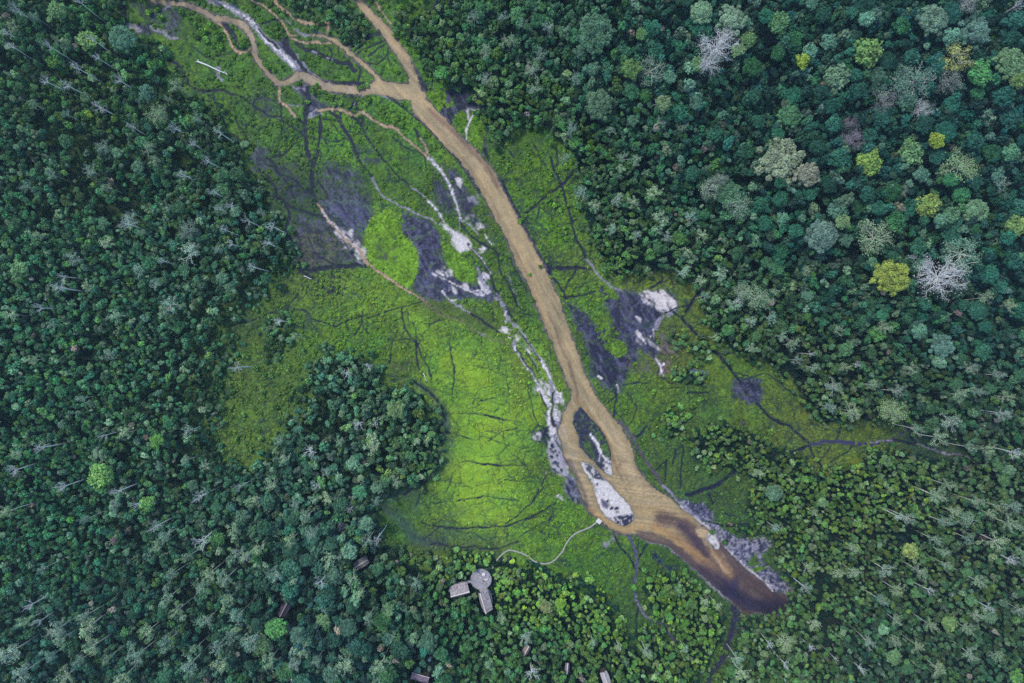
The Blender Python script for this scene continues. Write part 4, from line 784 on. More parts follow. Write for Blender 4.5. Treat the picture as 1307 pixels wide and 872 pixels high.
thatch(773, 866, -70, 5.6, 3.4, 5.5, 1.2, "white-roofed hut with arched dark end at the bottom edge", roofm=simple_mat("white_canvas", C(196, 194, 208), .7, 1.5, .8, 1.1, .2))
thatch(371, 871, 45, 2.4, 1.8, 6, 1.0, "white pointed tent top peeping out at the bottom edge", "tent", roofm=M_CHAIR, ridgem=M_CHAIR, cat="tent")
BLOCK += [(455, 724, 5), (466, 716, 5), (436, 672, 5), (671, 829, 6), (724, 852, 5), (772, 862, 8), (362, 777, 7), (358, 785, 5), (371, 868, 4)]
# tin-roofed house with a teal tarpaulin
x, y = G(536, 865.5, 5.5); root = empty("tin_roofed_house", (x, y, 0), math.radians(-16)); tag(root, "house with a rusty lavender-grey tin roof and a teal tarpaulin on its upper side", "house")
m = MB(); n = 40; V = []
for i in range(n + 1):
    for yy, zz in ((1.45, 5.9), (-1.75, 5.0)): V.append((-3.9 + 7.8 * i / n, yy, zz + .05 * math.cos(i * math.pi)))
m.add(V, [(2 * i, 2 * i + 1, 2 * i + 3, 2 * i + 2) for i in range(n)]); V2 = np.array(V); V2[:, 2] -= .08; m.add(V2, [(2 * i + 2, 2 * i + 3, 2 * i + 1, 2 * i) for i in range(n)]); ro = m.obj("roof", M_TIN, root)
m = MB(); m.tube([(-4, 1.5, 5.97), (4, 1.5, 5.97)], .14, 6); m.obj("ridge_cap", M_CHAIR, ro)
m = MB(); m.box((0, 0, 2.4), (7.2, 2.6, 4.8)); m.obj("wall", M_WALL, root)
m = MB(); m.add([(-3.6, 1.6, 5.1), (-.2, 1.6, 5.1), (-.9, 3.6, 4.3), (-2.2, 4.0, 4.2), (-3.6, 1.6, 5.04), (-.2, 1.6, 5.04), (-.9, 3.6, 4.24), (-2.2, 4.0, 4.14)], [(0, 1, 2, 3), (7, 6, 5, 4), (0, 4, 5, 1), (1, 5, 6, 2), (2, 6, 7, 3), (3, 7, 4, 0)]); m.obj("tarpaulin", M_TEAL, root)
BLOCK += [(530, 862, 9), (543, 867, 9), (531, 855, 5)]
x, y = G(549, 840.5, 4); root = empty("water_tank", (x, y, 0), math.radians(-20)); tag(root, "pale blue water tank on a stand above the grey tin roof", "water tank")
m = MB(); m.tube([(0, -1.1, 4.2), (0, -1.0, 4.2), (0, 1.0, 4.2), (0, 1.1, 4.2)], [.4, .75, .75, .4], 14); m.obj("tank", M_BLUE, root, True)
m = MB(); m.box((0, 0, 3.3), (1.7, 2.4, .15)); m.obj("platform", M_WALL, root)
for sx in (-1, 1):
    for sy in (-1, 1): m = MB(); m.tube([(sx * .7, sy * 1, 0), (sx * .7, sy * 1, 3.2)], .08, 6); m.obj("leg", M_WALL, root)
BLOCK += [(549, 841, 5)]
# round observation deck
cx, cy = G(614, 739.5, DZ); root = empty("observation_deck", (cx, cy, 0)); tag(root, "round weathered grey deck on posts between the two thatched huts", "deck")
R0 = 4.6; m = MB(); nb = 30
for i in range(nb):                       # boards cut to the circle
    x0 = -R0 + 2 * R0 * i / nb; x1 = x0 + 2 * R0 / nb - .035; hx = max(abs(x0), abs(x1)); hl = math.sqrt(max(R0 * R0 - hx * hx, .05)); xm = min(abs(x0), abs(x1)); 
    m.box(((x0 + x1) / 2, 0, DZ - .03 + .006 * (i % 3)), (x1 - x0, 2 * math.sqrt(max(R0 * R0 - ((x0 + x1) / 2) ** 2, .05)), .06))
m.obj("deck_floor", M_DECK, root)
m = MB(); A = [(R0 * math.cos(a), R0 * math.sin(a), DZ - .08) for a in np.linspace(0, 2 * math.pi, 49)]; m.tube(A, .09, 6, False); m.obj("rim", simple_mat("dark_rim_timber", C(96, 98, 118)), root)
m = MB(); A = [(R0 * .985 * math.cos(a), R0 * .985 * math.sin(a), DZ + 1.0) for a in np.linspace(math.radians(-30), math.radians(205), 40)]; m.tube(A, .05, 5)
for a in np.linspace(math.radians(-30), math.radians(205), 14): m.tube([(R0 * .985 * math.cos(a), R0 * .985 * math.sin(a), DZ), (R0 * .985 * math.cos(a), R0 * .985 * math.sin(a), DZ + 1)], .035, 4)
m.obj("railing", M_DECK, root)
for k in range(8): a = k * math.pi / 4; m = MB(); m.tube([(4.1 * math.cos(a), 4.1 * math.sin(a), 0), (4.1 * math.cos(a), 4.1 * math.sin(a), DZ - .1)], .12, 6); m.obj("post", M_WALL, root)
def ribbon(pts, wd, z, th, parent, name, mat, ref=(0, 0)):
    P = spline([(*G(a, b, z), ) for a, b in pts], 8); T = np.gradient(P, axis=0); T /= np.linalg.norm(T, axis=1)[:, None]; Nn = np.c_[-T[:, 1], T[:, 0]]; 
    s = np.r_[0, np.cumsum(np.linalg.norm(np.diff(P, axis=0), axis=1))]; m = MB(); step = .24; n = int(s[-1] / step)
    for i in range(n):
        u = (i + .5) * step; x = np.interp(u, s, P[:, 0]); y = np.interp(u, s, P[:, 1]); tx = np.interp(u, s, T[:, 0]); ty = np.interp(u, s, T[:, 1])
        m.box((x - ref[0], y - ref[1], z - th / 2 + .004 * (i % 3)), (step - .03, wd, th), math.atan2(ty, tx))
    o = m.obj(name, mat, parent); return P, s, o
ribbon([(604, 741), (600, 742), (596, 744), (590, 744.5), (582, 746), (576, 751), (573.5, 756)], 1.2, DZ, .06, root, "walkway", M_DECK, (cx, cy))
ribbon([(617, 751), (621, 753), (624.5, 757), (626.5, 764), (627, 770)], 1.2, DZ, .06, root, "walkway", M_DECK, (cx, cy))
m = MB(); q = np.array([G(608, 747, DZ), G(620, 747, DZ), G(622, 754, DZ), G(613, 756, DZ)]) - np.array([cx, cy])
m.add([(*p, DZ - .02) for p in q] + [(*p, DZ - .1) for p in q], [(3, 2, 1, 0), (4, 5, 6, 7), (0, 1, 5, 4), (1, 2, 6, 5), (2, 3, 7, 6), (3, 0, 4, 7)]); m.obj("landing", M_DECK, root)
BLOCK += [(614, 739, 15), (603, 743, 6), (622, 752, 6), (626, 762, 5), (588, 746, 5)]
def chair(px, py, rz, label, group="white chairs on the round deck"):
    x, y = G(px, py, DZ + .4); r_ = empty("deck_chair", (x, y, DZ), rz); tag(r_, label, "chair", group)
    m = MB(); m.box((0, 0, .44), (.62, .6, .06)); m.obj("seat", M_CHAIR, r_)
    m = MB(); m.box((0, .3, .8), (.62, .07, .7)); m.obj("backrest", M_CHAIR, r_)
    for sx in (-1, 1):
        m = MB(); m.box((sx * .33, 0, .64), (.07, .58, .05)); m.obj("armrest", M_CHAIR, r_)
        for sy in (-1, 1): m = MB(); m.box((sx * .27, sy * .26, .205), (.06, .06, .41)); m.obj("leg", M_CHAIR, r_)
for px, py, rz, lb in ((611, 732.5, .3, "white chair left of the round table on the deck"), (612.8, 737.6, 2.2, "white chair in the middle of the deck, below and left of the table"), (607.5, 738.8, 1.2, "white chair nearest the deck's left walkway"), (619.2, 739.6, 3.5, "white chair right of the deck's middle"), (621.6, 739.4, 2.9, "white chair nearest the deck's right rim")): chair(px, py, rz, lb)
x, y = G(617.4, 733.4, DZ + .7); r_ = empty("round_table", (x, y, DZ)); tag(r_, "round white table near the upper right of the deck", "table")
m = MB(); A = [(math.cos(a), math.sin(a)) for a in np.arange(20) * math.pi / 10]
m.tube([(0, 0, .68), (0, 0, .72), (0, 0, .76)], [.72, .78, .78], 20); m.obj("tabletop", M_CHAIR, r_)
m = MB(); m.tube([(0, 0, .76), (0, 0, .86)], [.4, .4], 12); m.obj("fire_bowl", simple_mat("dark_bowl", C(70, 72, 90)), r_)
m = MB(); m.tube([(0, 0, 0), (0, 0, .68)], [.3, .08], 8); m.obj("pedestal", M_CHAIR, r_)
x, y = G(617.2, 743.6, DZ + .3); r_ = empty("bench", (x, y, DZ), math.radians(-42)); tag(r_, "long pale bench lying slantwise on the lower deck", "bench")
m = MB(); m.box((0, 0, .42), (2.4, .5, .07)); m.obj("seat", M_WALK, r_)
m = MB(); m.box((0, .27, .7), (2.4, .06, .4)); m.obj("backrest", M_CHAIR, r_)
for sx in (-1, 1): m = MB(); m.box((sx * 1, 0, .19), (.08, .44, .38)); m.obj("leg", M_WALL, r_)
# boardwalk and jetty
BW = [(625.5, 730), (628, 726), (630.5, 722), (634, 715.5), (639, 709.5), (649, 702.6), (660.6, 704.5), (671.6, 708.8), (682.6, 716.7), (695, 719.8), (706.5, 716), (718, 703.9), (722, 695.3), (729, 685.5), (738, 679.4), (752.4, 673.3), (762, 666.5)]
br = empty("boardwalk", (*G(695, 719.8, .7), 0)); tag(br, "narrow pale boardwalk winding from the round deck across the marsh to the river", "boardwalk")
P, s, _ = ribbon(BW, .62, .75, .07, br, "planks", M_WALK, tuple(br.location[:2]))
for u in np.arange(.6, s[-1], 3.0):
    x = np.interp(u, s, P[:, 0]) - br.location.x; y = np.interp(u, s, P[:, 1]) - br.location.y; m = MB(); m.tube([(x, y, -.4), (x, y, .66)], .07, 5)
    m.obj("support", M_BARK, br)
x, y = G(764.4, 665.2, .8); r_ = empty("jetty_platform", (x, y, 0), math.radians(-38)); tag(r_, "small square white platform at the boardwalk's river end", "platform")
m = MB()
for i in range(9): m.box((-.95 + .2375 * i, 0, .84 + .004 * (i % 2)), (.21, 2.0, .07))
m.obj("deck_floor", M_CHAIR, r_)
for sx in (-1, 1):
    for sy in (-1, 1): m = MB(); m.tube([(sx * .85, sy * .85, -.4), (sx * .85, sy * .85, .8)], .08, 6); m.obj("leg", M_BARK, r_)
m = MB(); m.tube([(-.95, .95, 1.7), (.95, .95, 1.7)], .05, 5); m.tube([(.95, .95, 1.7), (.95, -.95, 1.7)], .05, 5)
for a, b in ((-.95, .95), (.95, .95), (.95, -.95), (0, .95), (.95, 0)): m.tube([(a, b, .85), (a, b, 1.7)], .04, 4)
m.obj("railing", M_CHAIR, r_)
BLOCK += [(a, b, 3.5) for a, b in BW[2:]]

NHARD = len(BLOCK)
# ------------------------------------------------------------------ notable trees of the tall forest
FG = "large crowns of the tall forest"
def big(px, py, rp, h, c, label, var=None, kind="big"):
    c = tuple(np.array(c) * .68 + np.array([92, 112, 96]) * .25)
    if kind == "big": tree({"crown": BIG[(var or 0) % 5], "trunk": TRUNK}, px, py, rp, h, c, "rainforest_tree", "tree", "", FG, label=label)
    elif kind == "med": tree({"crown": MEDIUM[(var or 0) % 8], "trunk": TRUNK}, px, py, rp, h, c, "rainforest_tree", "tree", "", FG, label=label)
    elif kind == "feath": tree(FEATH[(var or 0) % 3], px, py, rp, h, c, "feathery_tree", "tree", "", FG, True, label=label)
    elif kind == "dead": tree(DEADBIG[(var or 0) % 3], px, py, rp, h, c, "bare_tree", "bare tree", "", "bare white trees", True, label=label)
    USED[label] = 1; BLOCK.append((px, py, rp * .72))
big(1003,200,34,27,(122,134,118),"huge domed grey-olive crown, broadest tree of the tall forest",0)
big(1033,222,19,25,(128,128,122),"pinkish-grey dome leaning on the lower right of the huge grey-olive crown",1)
big(1143,352,27,27,(128,142,54),"bright yellow-green domed crown left of the great bare tree",2)
big(1201,354,32,28,(150,140,160),"great bare white tree with hundreds of radiating twigs",0,"dead")
big(1234,322,24,26,(84,124,112),"hazy grey-green feathery crown above the great bare white tree",0,"feath")
big(1122,303,23,25,(112,138,112),"grey-green crown with white limbs above the yellow-green dome",1,"feath")
big(1053,300,25,25,(78,104,108),"dusky blue-grey fine-leaved crown with a green neighbour at its upper right",3)
big(1075,284,12,24,(104,134,92),"small olive crown nestling on the upper right of the dusky blue-grey one",3,"med")
big(1222,71,19,26,(140,144,82),"pale yellow crown with open finger-like branching near the upper right corner",1,"feath")
big(1253,92,20,25,(58,124,66),"vivid green lumpy crown right of the pale yellow one",4,"med")
big(1171,100,26,27,(72,108,106),"wide blue-grey feathery crown with white trunk showing at lower left",2,"feath")
big(1130,126,17,25,(120,140,130),"whitish spoke-like bare crown left of the wide blue-grey one",1,"dead")
big(1177,139,13,23,(150,145,160),"small white bare crown just below the wide blue-grey one",2,"dead")
big(1215,100,16,24,(92,100,108),"smoky grey-purple crown under the pale yellow one",2,"feath")
big(1086,157,9,22,(136,126,152),"little pinkish-grey crown, upper of a touching pair",1,"dead")
big(1090,176,15,22,(136,126,152),"rounder pinkish-grey crown, lower of a touching pair",1,"dead")
big(1024,79,11,24,(134,158,44),"small lemon-green crown alone in dark forest near the top",5,"med")
big(1195,22,23,26,(92,122,114),"grey-green ribbed dome near the top right",4)
big(1249,37,23,26,(74,108,110),"slate blue-grey dome right of the ribbed grey-green one",0)
big(1240,0,13,26,(120,126,138),"pale lilac-grey crown cut by the top edge",1,"feath")
big(1297,77,24,26,(92,128,94),"grey-green dome cut by the right edge below the corner",2)
big(1301,103,14,23,(84,112,60),"olive crown tucked under the grey-green dome at the right edge",6,"med")
big(1110,64,24,24,(86,124,66),"patchy yellow and green crown above the whitish spoke-like one",7,"med")
big(1070,98,22,24,(74,104,86),"grey-green crown with white forked twigs on its top",0,"med")
big(1010,147,19,22,(60,108,78),"smooth green dome right above the huge grey-olive crown",1,"big")
big(995,28,18,23,(70,116,74),"green lumpy crown near the top, right of the dark gap",2,"med")
big(1113,207,21,22,(106,140,60),"yellow-green crown below the pinkish pair",3,"med")
big(1195,180,13,23,(120,140,40),"bright mustard-green crown right of the grey-green cluster",4,"med")
big(1165,193,20,22,(84,124,84),"grey-green cluster left of the mustard crown",5,"med")
big(1231,214,24,24,(102,132,96),"greyish crown with white twigs near the right side",3,"feath")
big(1187,261,19,23,(112,134,62),"yellow-tipped rounded crown below the greyish twiggy one",6,"med")
big(1249,268,19,23,(88,124,98),"sage crown right of the yellow-tipped one",4)
big(1214,274,14,22,(68,110,82),"green crown between the yellow-tipped and the sage ones",7,"med")
big(1300,288,19,24,(92,120,66),"olive double crown at the right edge",0,"med")
big(1292,196,15,22,(58,108,86),"teal crown at the right edge above the olive double one",1,"med")
big(1206,441,18,22,(72,108,108),"blue-grey round crown on the lower forest's upper rim",1)
big(1112,335,8,20,(62,106,80),"tiny dark globe beside the yellow-green dome",2,"med")
big(765,131,22,23,(70,100,80),"round dark grey-green crown in the upper middle forest",2)
big(762,35,30,24,(56,92,76),"very wide dull green crown near the top edge",4)
big(806,88,16,23,(76,112,58),"olive round crown left of a grey twiggy one",3,"med")
big(832,86,20,22,(84,110,104),"grey twiggy crown between the olive one and the silvery bare tree",3,"feath")
big(818,45,10,22,(68,108,62),"small compact olive crown near the top",4,"med")
big(917,58,25,26,(160,158,180),"silvery bare tree with dense white twigs near the top",0,"dead")
big(905,80,16,25,(160,158,180),"second silvery bare tree overlapping the lower left of the first",2,"dead")
big(938,22,22,25,(108,136,122),"pale grey dome above the silvery bare tree",0)
big(897,14,18,24,(98,134,110),"grey-green dome cut by the top edge, left of the pale grey dome",3)
big(942,64,11,22,(110,140,96),"light green round crown right of the silvery bare tree",5,"med")
big(955,50,12,20,(82,120,72),"mid green crown right of the light green round one",6,"med")
big(905,240,13,23,(120,138,128),"silver-grey crown in the upper middle of the right forest",0,"feath")
big(921,228,10,22,(120,136,134),"small silver crown touching the silver-grey one",2,"feath")
big(947,262,18,23,(80,120,102),"feathery sage crown below the silver-grey one",1,"feath")
big(930,245,20,20,(58,98,78),"broad dark crown behind the feathery sage one",3)
big(846,132,13,24,(98,122,90),"crown topped by white antler-like twigs",7,"med")
big(890,82,12,21,(84,124,84),"green crown at the left foot of the silvery trees",2,"med")
big(968,380,16,22,(108,138,112),"large pale sage crown at the forest rim right of the meadow",2,"feath")
big(952,372,12,20,(112,136,120),"pale crown left of the large sage one at the rim",0,"feath")
big(125,608,21,20,(96,148,72),"large light green clumpy crown in the left forest",0,"med")
big(200,562,11,17,(86,146,62),"small bright green crown right of the light green clump",3,"med")
big(187,642,11,18,(104,158,78),"bright green tuft below the light green clump",5,"med")
big(352,803,17,23,(66,130,66),"vivid green rounded crown among dark trees at the bottom",2,"med")
big(333,825,14,22,(76,110,76),"grey-green crown at the lower left of the vivid green one",6,"med")
big(495,778,11,18,(82,116,84),"grey crown in the dark bottom wood",1,"med")
big(443,802,14,21,(56,94,86),"round dusky teal crown in the bottom wood",3,"big")
big(413,792,12,19,(88,124,84),"pale green crown left of the round dusky teal one",4,"med")
big(545,820,15,20,(60,98,86),"round teal crown above the water tank",0,"big")
big(697,776,10,13,(118,132,88),"pale khaki dome above the huts at the bottom",1,"big")
big(505,524,15,17,(96,126,82),"pale olive crown on the wooded point",3,"med")
big(150,45,20,16,(64,106,92),"wide dusky crown left of the upper pools",4,"big")
big(187,118,14,16,(54,94,84),"dark teal crown below the upper left pools",1,"med")
big(200,143,13,18,(104,138,98),"pale twiggy crown left of the marsh",1,"feath")
big(72,12,15,17,(88,128,80),"light green crown at the upper left edge",4,"med")
big(110,50,15,15,(96,134,72),"yellowish green crown among the upper snags",2,"med")
big(22,345,15,18,(90,132,88),"pale green crown at the left edge",5,"med")
big(238,292,13,16,(84,110,104),"grey tree topped by a white forked snag",2,"feath")
big(1288,600,9,16,(84,120,96),"grey-green tuft at the right edge",0,"med")
big(990,630,13,16,(78,112,96),"blue-grey domed crown in the bushy wood",3,"big")
big(1163,704,13,17,(116,134,72),"olive-yellow crown in the lower right wood",7,"med")
big(1213,797,13,17,(92,124,72),"olive crown in the lower right corner wood",0,"med")
big(1143,840,13,17,(78,114,78),"grey-olive crown at the bottom right",1,"med")
big(1004,825,13,16,(112,136,98),"pale twiggy crown right of the outflow trail",0,"feath")
big(1143,526,17,20,(108,136,94),"pale lime-grey crown above the right-hand trail",2,"feath")

# ------------------------------------------------------------------ bare white snags and pale trees (px, py, crown radius)
SNAG = [(20,12,6),(7,40,6),(12,58,6),(60,57,5),(115,48,6),(122,72,6),(96,84,7),(58,103,8),(84,107,8),(150,100,7),(98,0,5),(125,135,9),(165,160,6),(221,162,7),(278,167,8),(265,205,7),(245,182,6),(232,222,7),(272,245,7),(292,262,7),(278,266,5),(313,280,7),(285,293,6),(293,310,6),(160,285,9),(165,272,3),
 (205,333,6),(322,340,7),(78,352,6),(75,368,9),(48,392,7),(345,288,8),(340,310,8),(355,410,8),(300,470,8),(130,556,6),(50,573,8),(15,600,9),(78,622,8),(148,628,9),(170,645,6),(252,636,8),(305,622,5),(442,475,8),(470,467,6),(457,541,8),(479,540,7),(395,575,11),(404,620,8),(461,618,5),(447,650,7),(331,640,8),(480,690,6),(408,745,9),(35,775,8),
 (196,674,8),(255,690,13),(312,710,7),(45,795,6),(840,130,6),(1130,452,1),(1037,452,5),(1095,465,5),(1150,660,6),(1290,430,4),(1200,460,3),(1298,578,8),(1282,528,6),(1028,750,6),(1293,715,8),(1187,755,7),(1035,827,6),(1003,850,6),(1100,855,5),(1067,842,4),(1265,778,7),(983,823,6),(1020,300,4),(941,384,7),(1027,368,6),(816,152,0),(830,130,0),(678,860,12),(790,465,0),(1240,240,0),(745,30,4),(845,36,5),(1300,5,8),(1165,328,5),(792,65,4),(700,18,0)]
PALEP = [(42,20,7),(203,145,8),(250,150,7),(195,205,7),(135,238,7),(240,322,13),(215,388,11),(205,400,8),(157,553,9),(363,585,7),(345,618,9),(415,603,6),(478,565,13),(507,616,6),(260,595,7),(325,640,8),(375,430,6),(210,683,9),(200,697,8),(237,712,6),(220,733,7),(255,748,9),(265,733,10),(295,680,10),(312,712,8),(303,705,7),(290,765,8),(285,740,9),(210,765,10),(225,780,8),(262,793,9),(212,820,9),(275,828,9),(240,850,12),(280,850,10),(172,840,11),(108,802,15),(68,805,12),(75,818,9),(28,797,8),(115,828,10),(10,835,13),(28,860,12),(80,865,11),(155,865,10),(300,790,10),(318,822,12),(295,812,8),(187,770,0),(330,700,8),(370,690,8),(350,735,9),(390,660,9),(395,680,8),(420,715,11),(400,640,7),(385,832,10),(343,845,10),(440,850,11),(468,690,8),(450,700,0),(487,850,10),(500,815,9),(460,760,7),(480,640,6),(530,745,8),(470,790,7),(375,850,8),(440,815,0),
 (742,247,9),(760,262,8),(790,255,8),(808,258,8),(835,245,9),(840,275,8),(882,278,8),(783,293,7),(812,300,6),(852,303,7),(838,292,7),(896,300,8),(876,322,7),(895,358,7),(920,348,9),(938,392,9),(900,378,6),(873,348,7),(722,40,8),(680,90,10),(735,100,8),(700,35,8),(668,30,7),(622,65,10),(650,50,9),(605,20,8),(680,112,10),(790,70,0),(730,165,8),(795,200,8),(760,190,0),(780,165,7),(720,200,7),(690,70,9),(640,20,8),(620,100,8),(850,190,8),(812,205,8),(845,155,8),(870,165,7),
 (1117,492,7),(1147,500,8),(1080,470,7),(1064,495,11),(1088,525,11),(1060,520,8),(1165,470,8),(1275,480,8),(1285,507,8),(1250,500,7),(1230,505,10),(1215,540,12),(1282,530,9),(1172,548,8),(1200,560,11),(1238,572,8),(1265,575,8),(1212,620,7),(1195,632,12),(1250,642,8),(1295,648,9),(1040,655,5),(1160,662,8),(1207,668,9),(1237,665,11),(1292,670,11),(1265,655,7),(1275,692,13),(1195,690,7),(1205,705,7),(1238,688,7),(1130,727,10),(1177,730,9),(1210,722,6),(1250,742,9),(1205,756,0),(1090,700,7),(1033,725,7),(1030,752,7),(1125,768,8),(1148,755,9),(1190,800,7),(1235,802,9),(1305,780,8),(1145,793,7),(1040,798,8),(1240,835,9),(1200,855,9),(1275,840,8),(1065,770,0),(1015,440,9),(1000,430,7),(985,405,8),(1040,470,7),(1018,460,6),(875,830,5),(900,770,6),(917,775,5),(758,822,6),(825,832,6),(790,826,5),(672,815,9),(640,790,6),(600,720,0),(915,430,5),(960,410,7),(1170,25,0),(1120,20,8),(1050,140,8),(1262,150,9),(1280,235,9),(1160,240,8),(1090,250,0),(1030,345,7),(1130,420,9),(1260,380,9),(1290,390,8),(1070,420,8),(1240,470,8)]
DG, PG = "bare white trees", "pale thin-leaved trees"
BLK2 = []
for i, (px, py, rp) in enumerate(SNAG):
    if rp < 3: continue
    r0 = math.hypot(px - 653, py - 436); left = px < 653
    h = random.uniform(24, 29) if left and py > 600 else random.uniform(21, 25) if left or px > 1100 else random.uniform(15, 18)
    if 330 < px < 520 and 380 < py < 660: h = random.uniform(13, 15)
    small = rp < 5
    tree((STUB if small else DEAD)[i % (3 if small else 7)], px, py, rp * (1.0 if small else 1.05), h, (150,150,150), "bare_tree", "bare tree", ("slender " if small else "broad " if rp > 8 else "") + random.choice(["white leafless tree", "bleached bare tree", "ash-white bare tree"]), DG, True)
    if rp > 5: BLK2.append((px, py, rp * .5))
for k_ in range(64):
    while True:
        a_x, a_y = (random.uniform(5, 470), random.uniform(5, 870)) if k_ % 5 else (random.uniform(860, 1300), random.uniform(430, 870))
        if sd_at(a_x, a_y) < -8 and all(math.hypot(a_x - q[0], a_y - q[1]) > 13 for q in PALEP) and all(math.hypot(a_x - q[0], a_y - q[1]) > 10 + q[2] for q in BLOCK): break
    PALEP.append((a_x, a_y, random.uniform(5, 9)))
for i, (px, py, rp) in enumerate(PALEP):
    if rp < 3: continue
    left = px < 500
    h = random.uniform(23, 28) if (left and py > 650) else random.uniform(20, 24) if px > 1100 else random.uniform(15, 18)
    c = random.choice([(104,136,118),(112,140,116),(98,130,122),(120,144,116),(110,134,128)])
    if py < 240 or px > 1000: c = tuple(int(q * .88) for q in c)
    tree(PALE[i % 8], px, py, rp * 1.08, h, c, "pale_tree", "pale tree", random.choice(["pale grey-green thin-leaved tree", "silvery sparse-leaved tree", "whitish feathery tree", "frosted grey feathery tree"]) if rp < 10 else random.choice(["wide pale grey-green tree", "wide silvery tree"]), PG, True)
    BLK2.append((px, py, rp * .55))
# fallen dead trunks
def fallen(a, b, rad, label, fork=True):
    x0, y0 = world_xy(*a); x1, y1 = world_xy(*b); L = math.hypot(x1 - x0, y1 - y0)
    root = empty("fallen_tree", (x0, y0, 0), math.atan2(y1 - y0, x1 - x0)); tag(root, label, "fallen tree")
    m = MB(); m.tube([(0, 0, .5), (L * .3, .15, .55), (L * .7, -.1, .6), (L, 0, .7)], [rad * 1.2, rad, rad * .8, rad * .4], 7); m.obj("trunk", M_WHITE, root, True)
    if fork:
        m = MB(); m.tube([(0, 0, .5), (-.3, .9, .8)], [rad, rad * .5], 5); m.tube([(0, 0, .5), (-.5, -.6, 1.2)], [rad, rad * .5], 5); m.obj("roots", M_WHITE, root, True)
        m = MB()
        for u, dy, dl in ((.55, 1.6, 1.2), (.7, -1.4, 1.4), (.85, 1.1, 1.0), (.95, -.7, 1.1), (.8, .5, 2.5)): m.tube([(L * u, 0, .6), (L * u + dl, dy, 1.0)], [rad * .4, rad * .15], 4)
        m.obj("branches", M_WHITE, root, True)
fallen((253.5, 79.5), (291, 95.5), .32, "long white fallen trunk with roots lying on the upper left turf")
fallen((540, 476), (545, 486.5), .16, "short white log in the grass above the wooded point", False)
fallen((388, 352.5), (399, 356.5), .16, "thin pale log at the marsh edge beside the left forest", False)
fallen((371, 537), (381, 534), .18, "pale fallen log in the brownish meadow", False)

# ------------------------------------------------------------------ mid-size canopy trees: individuals, largest first
BL = np.array(BLOCK + BLK2, float)
def clashes(x, y, r, f=.8):
    d_ = np.hypot(BL[:, 0] - x, BL[:, 1] - y); return bool((d_ < BL[:, 2] + r * f).any())
placed = []; made = 0; tries = 0
grid = {}
def near(x, y, r):
    gi, gj = int(x // 24), int(y // 24)
    for a in (-1, 0, 1):
        for b in (-1, 0, 1):
            for (u, v, q) in grid.get((gi + a, gj + b), ()):
                if (u - x) ** 2 + (v - y) ** 2 < (.78 * (q + r)) ** 2: return True
    return False
N_IND = 232
while made < N_IND and tries < 40000:
    tries += 1; x, y = random.uniform(0, 1307), random.uniform(0, 872)
    z = zone(x, y); sz, hz = z[3], z[4]
    if random.random() > ((sz - 4.0) / 4.0) ** 1.8 + .015: continue
    r = min(sz * random.uniform(1.45, 2.3), 17); r = max(r, 8.6)
    if sd_at(x, y) > -r * .8 or near(x, y, r) or clashes(x, y, r, .45): continue
    grid.setdefault((int(x // 24), int(y // 24)), []).append((x, y, r)); placed.append((x, y, r))
    c = np.array(z[:3]); u = random.random(); br_ = random.uniform(.8, 1.14)
    if u < .10: c = c * np.array([1.2, 1.14, .88])
    elif u < .3: c = c * .55 + np.array([92, 116, 106]) * .55
    elif u < .42: c = c * np.array([.95, 1.05, 1.03])
    c = np.clip(c * br_, 20, 165); size = "small" if r < 10 else "medium" if r < 13 else "large"
    tex_ = random.choice(["lumpy", "bushy", "dense", "rounded", "full-crowned"])
    tree({"crown": (MEDIUM if r < 14 or made % 2 else BIG)[made % (8 if r < 14 or made % 2 else 5)], "trunk": TRUNK}, x, y, r, hz * random.uniform(1.05, 1.35), tuple(c), "rainforest_tree", "tree", f"{size} {tex_} {cname(c)} tree", "leafy canopy trees")
    made += 1
# bushes standing on their own in the marsh
BUSHES = [(341,84,6),(336,80,4),(349,88,4),(331,100,4),(308,57,5),(313,50,4),(404,108,4),(398,116,5),(434,131,4),(426,133,3.5),(446,134,3),(392,130,4),(512,160,4),(470,128,3.5),(480,132,3),(492,150,3.5),(500,140,3),(514,148,3.5),(909,680,4),(925,693,4),(874,422,5),(868,436,6),(880,446,5),(896,452,5),(890,466,5),(874,474,4.5),(862,470,4),(904,482,4),(866,500,4.5),(886,518,5),(894,510,4),(864,484,5),(848,536,6),(940,640,4),(922,662,4),(462,110,4),(468,108,4),(457,112,3.5),(663,282,4),(690,340,3.5),(698,334,3),(520,30,5),(505,44,5),(518,50,5),(352,405,6),(344,404,5),(985,552,5),(978,560,4),(300,430,5),(312,455,5),(325,470,5),(296,500,5),(335,500,5),(308,530,5),(350,520,5),(300,560,5),(332,560,4.5),(318,576,4.5),(366,470,5),(372,500,5),(345,480,4),(325,395,5),(338,380,5),(1079,545,5),(1140,572,4),(835,500,4),(822,562,3.5),(800,520,3.5),(560,62,5),(640,200,4),(650,210,3.5),(676,350,3),(722,212,5),(735,262,4.5),(708,262,4),(700,255,4),(715,268,4),(722,290,4),(746,352,4),(775,380,4),(188,15,5),(199,12,4),(203,20,5),(230,15,5),(240,22,4),(250,30,6),(258,38,6),(268,30,5),(262,50,6),(275,44,6),(280,58,5),(250,46,5)]
for i, (px, py, rp) in enumerate(BUSHES):
    g_ = np.array(idw([(c[0], c[1], c[2]) for c in GRASSC], np.array([float(px)]), np.array([float(py)]))[0]) * random.uniform(.8, 1.15)
    if px < 400 and py > 370: g_ = g_ * .8 + np.array([8, 14, 14])
    tree({"foliage": BUSHM[i % 4]}, px, py, rp, rp * S * random.uniform(1.2, 1.6), tuple(g_), "marsh_bush", "bush", random.choice(["low round green bush", "small leafy bush", "compact green bush"]), "bushes standing in the marsh")

